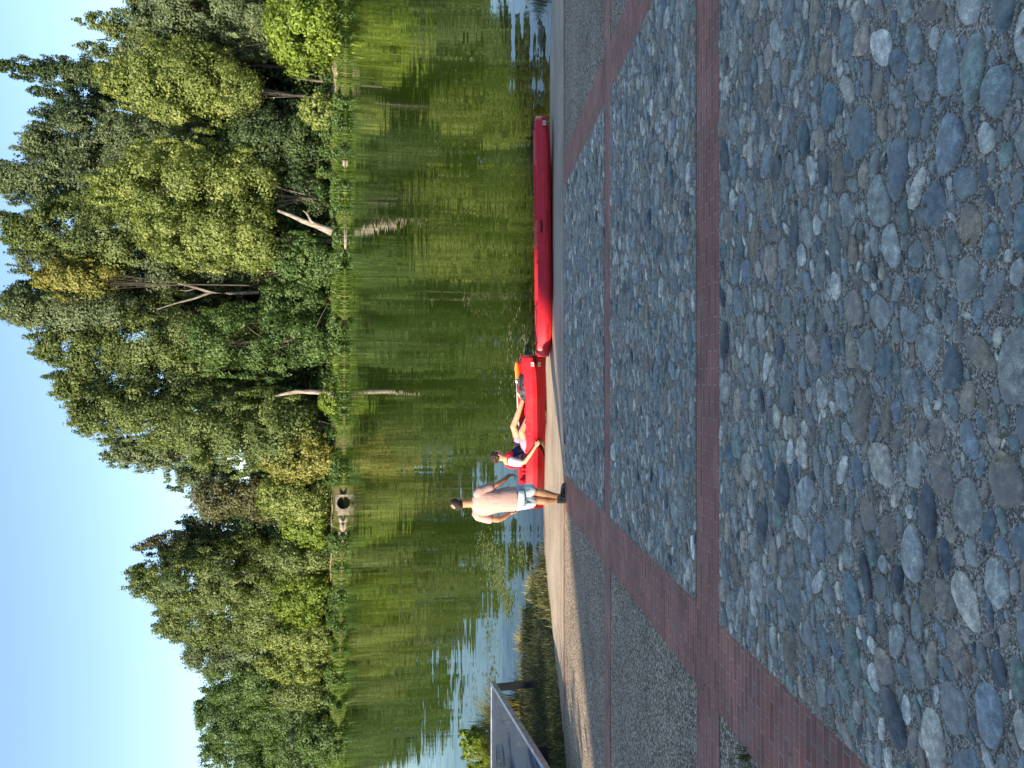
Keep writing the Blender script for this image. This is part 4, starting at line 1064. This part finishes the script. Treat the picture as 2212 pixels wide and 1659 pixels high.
def head(mb, c, R, s=1.0):
    """local: +y face, +z up"""
    c = Vector(c)
    def e(p, r, rr=None): mb.ell(c + R @ (Vector(p) * s), [q * s for q in r], R if rr is None else R @ rr)
    e((0, -.012, .022), (.076, .094, .094)); e((0, .030, -.035), (.058, .062, .075)); e((0, .052, -.085), (.032, .032, .026)); e((0, .0, -.05), (.062, .065, .07))
    e((0, .098, -.012), (.011, .016, .026)); e((0, .108, -.030), (.016, .014, .011)); e((0, .088, -.062), (.024, .012, .006)); e((0, .086, -.072), (.021, .012, .006))
    e((0, .080, .022), (.052, .016, .010))
    for q in (-1, 1):
        e((q * .078, -.008, -.008), (.009, .020, .033), Matrix.Rotation(-.15, 3, 'X')); e((q * .042, .066, -.030), (.020, .018, .022))
M_EYE = mat('eye_white', (.7, .68, .65), .2, .5); M_IRIS = mat('dark_iris', (.02, .012, .008), .2, .5)
def eyes(c, R, root, s=1.0):
    for q in (-1, 1):
        p = Vector(c) + R @ (Vector((q * .031, .0765, .002)) * s)
        mb = MB(); mb.ell((0, 0, 0), .0115 * s, u=12, v=8); o = mb.build('eye', M_EYE, root, True); o.location = p
        mb = MB(); mb.ell(R @ Vector((0, .0085 * s, 0)), .0052 * s, u=10, v=6); mb.build('iris', M_IRIS, o, True)

def man():
    bx, by = -1.76, 11.12; bz = RZ(by)
    root = empty('person', (bx, by, bz), 'man standing with his back turned in pale pink T-shirt and light blue shorts', 'person')
    R = Matrix.Rotation(math.radians(-30), 3, 'Z')      # looks away and to the right
    yw = math.radians(-22)
    hc = Vector((-.005, .05, 1.675))
    mb = MB(); head(mb, hc, R)
    mb.limb([(-.01, .0, 1.42), (-.008, .015, 1.50), (-.008, .035, 1.60)], [.066, .058, .060])
    mb.rings([(.03, 0, .80, .155, .105, yw), (.03, 0, .92, .155, .105, yw), (.015, 0, 1.06, .145, .10, yw), (.0, 0, 1.22, .17, .11, yw), (-.012, 0, 1.35, .18, .10, yw), (-.015, 0, 1.42, .13, .08, yw), (-.01, 0, 1.47, .07, .06, yw)])
    # right arm (image top) reaching out and slightly forward
    mb.limb([(.155, -.045, 1.375), (.215, -.04, 1.24), (.262, -.01, 1.095), (.315, .05, .98), (.375, .12, .885)], [.060, .052, .043, .040, .027])
    hand(mb, (.375, .12, .885), (.12, .25, -.95), (-.8, .3, -.1), 1, .38)
    # left arm hanging
    mb.limb([(-.185, .055, 1.375), (-.245, .05, 1.23), (-.272, .04, 1.07), (-.245, .08, .965), (-.200, .13, .865)], [.060, .052, .043, .040, .027])
    hand(mb, (-.200, .13, .865), (.08, .15, -.98), (.9, .1, 0), -1, .45)
    # legs
    mb.limb([(.115, .0, .82), (.135, .015, .66), (.125, .03, .47), (.098, .0, .34), (.060, -.01, .19), (.050, -.015, .10)], [.095, .085, .060, .060, .042, .038])
    mb.limb([(-.030, .0, .82), (-.020, .01, .66), (.000, .02, .47), (-.012, -.015, .34), (-.005, -.01, .19), (-.008, -.01, .10)], [.095, .085, .060, .060, .042, .038])
    body = mb.remesh('body', M_SK1, root, .0055, 4)
    eyes(hc, R, root)
    # hair: short cap with a bald crown
    V = []; F = []; nu, nv = 48, 30; rng = np.random.default_rng(3)
    ok = {}
    for i in range(nv + 1):
        ph = math.pi * i / nv
        for j in range(nu):
            th = 2 * math.pi * j / nu
            d = Vector((math.sin(ph) * math.cos(th), math.sin(ph) * math.sin(th), math.cos(ph)))
            k = 1 + rng.uniform(.0, .035)
            p = Vector((d.x * .082 * k, -.012 + d.y * .101 * k, .022 + d.z * .100 * k))
            ok[(i, j)] = (d.y < .42 + .25 * d.z) and (p.z > -.062 - .0 or d.y < -.4 and p.z > -.07) and not (d.y > -.05 and d.z < -.15) and not ((d - Vector((-.10, -.62, .78)).normalized()).length < .46)
            V.append(tuple(hc + R @ p))
    for i in range(nv):
        for j in range(nu):
            q = [(i, j), (i + 1, j), (i + 1, (j + 1) % nu), (i, (j + 1) % nu)]
            if all(ok[a] for a in q): F.append([a[0] * nu + a[1] for a in q])
    M_HAIR = mat('greying_dark_hair', (.02, .016, .014), .8, .2); n = noise(M_HAIR, coords(M_HAIR), 90, 3)
    base(M_HAIR, ramp(M_HAIR, n.outputs[0], [(.45, (.012, .010, .009)), (.68, (.12, .10, .09))])); bump(M_HAIR, n.outputs[0], 1, .01)
    o = put('hair', np_mesh('hair', V, F, True), M_HAIR, root); md = o.modifiers.new('s', 'SOLIDIFY'); md.thickness = .008; md.offset = -1
    # T-shirt
    mb = MB()
    mb.rings([(.035, 0, .815, .196, .145, yw), (.034, 0, .85, .196, .145, yw), (.028, 0, .95, .190, .14, yw), (.018, 0, 1.06, .186, .135, yw), (.002, 0, 1.2, .200, .138, yw), (-.01, 0, 1.32, .208, .128, yw), (-.014, 0, 1.40, .185, .108, yw), (-.012, 0, 1.445, .135, .088, yw), (-.01, 0, 1.475, .080, .070, yw)], 32)
    mb.limb([(.135, -.045, 1.385), (.175, -.045, 1.36), (.228, -.036, 1.215)], [.080, .078, .070], 18)
    mb.limb([(-.165, .05, 1.385), (-.205, .055, 1.36), (-.258, .047, 1.205)], [.080, .078, .070], 18)
    for q in range(5):
        a = -1.9 + q * .55; mb.limb([(.02 + .15 * math.cos(a), .10 * math.sin(a), 1.25 - .03 * q), (.035 + .178 * math.cos(a + .2), .128 * math.sin(a + .2), .86 + .02 * q)], [.014, .020], 8)
    mb.remesh('t_shirt', cloth('pale_pink_cotton', (.42, .275, .25), (.48, .325, .295), 3, 15), root, .0065, 5)
    # shorts
    mb = MB(); mb.rings([(.035, 0, .70, .172, .125, yw), (.035, 0, .78, .176, .13, yw), (.035, 0, .86, .165, .12, yw)], 28)
    mb.limb([(.125, -.0, .78), (.150, .010, .66), (.160, .015, .58)], [.104, .102, .098], 20); mb.limb([(-.038, .02, .78), (-.032, .018, .66), (-.020, .02, .57)], [.104, .100, .096], 20)
    m = mat('patterned_shorts', (.5, .6, .64), .85, .15); v = coords(m, (1, 1, .6)); a = noise(m, v, 7, 4); b = noise(m, v, 16, 2)
    c = ramp(m, a.outputs[0], [(.36, (.05, .075, .12)), (.43, (.30, .42, .48)), (.52, (.52, .66, .70)), (.62, (.78, .82, .82))]); base(m, c); bump(m, b.outputs[0], .9, .02)
    mb.remesh('shorts', m, root, .0065, 3)
    # shoes
    M_SHOE = mat('black_trainer', (.018, .02, .022), .6, .3); ns = noise(M_SHOE, coords(M_SHOE), 25, 3); base(M_SHOE, ramp(M_SHOE, ns.outputs[0], [(.5, (.012, .014, .018)), (.62, (.06, .10, .11))]))
    for (ax, ay, yaw) in ((.052, -.015, -62), (-.012, -.01, -12)):
        Rz = Matrix.Rotation(math.radians(yaw), 3, 'Z'); sl = -.2107
        def f(x, y, z):
            p = Rz @ Vector((x, y, 0)); return (ax + p.x, ay + p.y, z + sl * (ay + p.y) + .0)
        mb = MB(); mb.limb([f(0, -.03, .055), f(0, .02, .062), f(0, .09, .048), f(0, .155, .040), f(0, .185, .036)], [.043, .043, .042, .038, .026], 14); mb.limb([f(0, -.01, .06), f(0, -.012, .105)], [.044, .043], 14)
        sh = mb.remesh('shoe', M_SHOE, root, .006, 3)
        mb = MB(); mb.limb([f(0, -.035, .016), f(0, .06, .016), f(0, .15, .016), f(0, .195, .018)], [.046, .044, .048, .030], 14)
        so = mb.build('sole', mat('pale_sole', (.10, .105, .11), .7), sh, True)
        for vtx in so.data.vertices:
            z0 = sl * vtx.co.y; vtx.co.z = z0 + max(.002, min(.028, vtx.co.z - z0))
        mb = MB(); mb.limb([f(0, -.012, .085), f(0, -.012, .135)], [.043, .041], 14); mb.build('sock', mat('dark_sock', (.03, .035, .035), .9), root, True)
man()

def paddler():
    o0 = Vector((-1.40, 15.13, .045))
    root = empty('person', o0, 'curly-haired boy sitting in the floating kayak in a red and navy life vest', 'person'); root.scale = (1.2, 1.2, 1.04)
    # local: +x towards the bow (right in the view), z up; hips at the origin
    R = Matrix.Rotation(math.radians(-62), 3, 'Z') @ Matrix.Rotation(math.radians(-14), 3, 'X')
    hc = Vector((-.055, .0, .680))
    M_ = M_SK2
    mb = MB(); head(mb, hc, R, 1.04)
    mb.limb([(-.12, 0, .49), (-.095, .0, .54), (-.075, 0, .61)], [.062, .056, .058])
    mb.limb([(.0, 0, .10), (-.07, 0, .24), (-.125, 0, .38), (-.13, 0, .46)], [.125, .125, .13, .10], 18)
    mb.ell((-.13, 0, .45), (.09, .17, .07))
    # near arm down to the gunwale
    mb.limb([(-.135, -.17, .44), (-.155, -.22, .32), (-.135, -.27, .21), (.0, -.335, .115), (.13, -.385, .035)], [.050, .044, .037, .033, .023])
    hand(mb, (.13, -.385, .035), (.75, -.25, -.55), (.2, .6, -.6), 1, .55, .92)
    # far arm on the far gunwale
    mb.limb([(-.12, .17, .44), (-.06, .23, .32), (.04, .27, .24), (.16, .29, .18), (.26, .28, .15)], [.050, .044, .037, .033, .023])
    hand(mb, (.26, .28, .15), (.9, -.1, -.2), (0, 0, -1), -1, .5, .92)
    # legs: near knee lower, far knee higher, heels forward
    mb.limb([(.02, -.09, .09), (.18, -.11, .165), (.36, -.12, .225), (.52, -.115, .13), (.68, -.11, .06)], [.098, .084, .062, .058, .038])
    mb.limb([(.02, .09, .10), (.22, .10, .22), (.44, .10, .325), (.64, .085, .24), (.90, .07, .135)], [.098, .084, .062, .058, .038])
    for (a, b) in (((.68, -.11, .055), (.86, -.11, .10)), ((.90, .07, .13), (1.0, .07, .24))):
        a = Vector(a); b = Vector(b); mb.limb([a, a.lerp(b, .55), b], [.036, .032, .022], 10)
        d = (b - a).normalized()
        for t in range(5): q = b + Vector((0, (t - 2) * .014, 0)) - d * .005; mb.limb([q - d * .02, q + d * (.026 - .003 * t)], [.010, .008 + .002 * (t == 0)], 8)
    mb.remesh('body', M_, root, .0058, 4)
    eyes(hc, R, root, .97)
    # curly hair
    rng = np.random.default_rng(8); mb = MB()
    mb.ell(hc + R @ Vector((0, -.018, .030)), (.084, .098, .096), R)
    for _ in range(170):
        d = rng.normal(size=3); d /= np.linalg.norm(d)
        if d[1] > .45 + .3 * d[2] or d[2] < -.45 or (d[2] < -.05 and d[1] > -.1): continue
        p = hc + R @ Vector((d[0] * .086, -.018 + d[1] * .100, .030 + d[2] * .098)); mb.ell(p, rng.uniform(.011, .021), u=8, v=6)
    M_H = mat('curly_dark_hair', (.022, .012, .008), .55, .4); n = noise(M_H, coords(M_H), 70, 3); base(M_H, ramp(M_H, n.outputs[0], [(.4, (.010, .006, .004)), (.7, (.075, .035, .02))])); bump(M_H, n.outputs[0], 1, .01)
    mb.remesh('hair', M_H, root, .006, 1)
    # T-shirt
    mb = MB(); mb.limb([(.0, 0, .12), (-.07, 0, .25), (-.125, 0, .39)], [.140, .138, .14], 20); mb.ell((-.13, 0, .43), (.105, .19, .085))
    for s in (-1, 1): mb.limb([(-.13, s * .14, .44), (-.145, s * .185, .40), (-.155 + (.06 if s > 0 else 0), s * .225, .30)], [.072, .070, .062], 16)
    mb.remesh('t_shirt', cloth('white_cotton', (.72, .70, .68), (.78, .76, .74), 4, 16), root, .007, 3)
    # life vest with coloured panels
    mb = MB(); mb.limb([(.005, 0, .13), (-.06, 0, .25), (-.12, 0, .37), (-.125, 0, .43)], [.152, .160, .162, .115], 22)
    mb.limb([(-.14, -.10, .485), (-.05, -.09, .45)], [.040, .036]); mb.limb([(-.14, .10, .485), (-.05, .09, .45)], [.040, .036]); mb.limb([(-.215, -.12, .40), (-.205, 0, .50), (-.215, .12, .40)], [.035, .035, .035])
    v = mb.remesh('life_vest', cloth('vest_red', (.60, .02, .045), (.66, .03, .05), 5, 14), root, .007, 3)
    v.data.materials.append(cloth('vest_navy', (.012, .018, .05), (.02, .028, .07), 5, 14)); v.data.materials.append(cloth('vest_grey', (.22, .20, .25), (.30, .28, .33), 5, 14))
    for p in v.data.polygons:
        c = p.center; f = c.x + .30 * (c.z - .13)     # distance ahead of the spine line
        if c.z > .40 or f < -.09: p.material_index = 0
        elif c.x > -.015 - .38 * (c.z - .25) and c.z > .19: p.material_index = 1
        else: p.material_index = 2
    mb = MB(); mb.limb([(.02, -.155, .20), (-.10, -.175, .24)], [.010, .010]); mb.limb([(.05, -.13, .30), (-.12, -.165, .34)], [.010, .010]); mb.build('strap', M_BLK, v, True)
    # shorts
    mb = MB(); mb.ell((.0, 0, .09), (.15, .165, .10)); mb.limb([(.02, -.09, .09), (.20, -.11, .175)], [.106, .092], 18); mb.limb([(.02, .09, .10), (.22, .10, .225)], [.106, .092], 18)
    mb.remesh('shorts', cloth('mauve_shorts', (.42, .22, .30), (.50, .28, .36), 4, 14), root, .007, 3)
paddler()

# ------------------------------------------------------------------ unseen, added to shade ramp and bank: flats behind the viewer, a tree
def shade_flats():  # added block out of view, placed so its roof edge casts the shade line
    P0 = Vector((-2.24, 10.85, RZ(10.85))); T = P0 - sdir * 60; e = Vector((.852, .524, 0)); b = Vector((.524, -.852, 0))
    ctr = T + e * 19 + b * 7; Hh = T.z - 2.9; ang = math.atan2(e.y, e.x)
    root = empty('shade_building', (ctr.x, ctr.y, 2.9), 'unseen brick block added behind the viewer to shade the ramp', 'building', rz=ang)
    M_W = mat('facade_brick', (.30, .17, .12), .9); n = noise(M_W, coords(M_W), 3, 4); base(M_W, ramp(M_W, n.outputs[0], [(.3, (.24, .13, .09)), (.7, (.34, .20, .14))]))
    mb = MB(); mb.box((0, 0, (Hh - .5) / 2), (38, 14, Hh - .5)); mb.build('wall', M_W, root)
    mb = MB(); mb.box((0, 0, Hh - .25), (38, 14, .5)); mb.build('roof', M_CON, root)
    M_GL = mat('window_glass', (.05, .07, .09), .05, .6)
    for f in range(3):
        for k in range(8):
            mb = MB(); mb.box((-16.5 + k * 4.7, 7.02, 2.4 + f * 3.2), (1.5, .08, 1.7)); mb.build('window', M_GL, root)
shade_flats()
def shade_tree(name, label, c, r, H, pal, seed):  # added tree out of view, flat crown shaped to throw shade on the bank
    rng = np.random.default_rng(seed); K = 60; cs = []; rs = []
    gz = ground_z(c[0], c[1])
    for _ in range(K):
        d = rng.normal(size=3); d /= np.linalg.norm(d); q = rng.uniform(.2, 1) ** .5
        cs.append((d[0] * r * q, d[1] * r * q, H + d[2] * r * .35 * q)); k = rng.uniform(.5, 1.0); rs.append((k, k, k * .8))
    V, F, var = leaf_cloud(cs, rs, np.full(K, 110), .14, rng); root = empty(name, (c[0], c[1], gz), label, 'tree')
    put('crown', np_mesh('crown', V, F, False, {'var': var}), PAL[pal], root)
    V, F = tubes([([(0, 0, -.1), (.05, 0, H * .5), (0, .1, H)], [.2, .16, .1])], 8); put('trunk', np_mesh('trunk', V, F, True), M_BARKD, root)
shade_tree('maple_tree', 'unseen tree added left of the view, crown flattened to shade the near grass', (-16.4, 2.6), 3.0, 4.6, 'olive', 31)
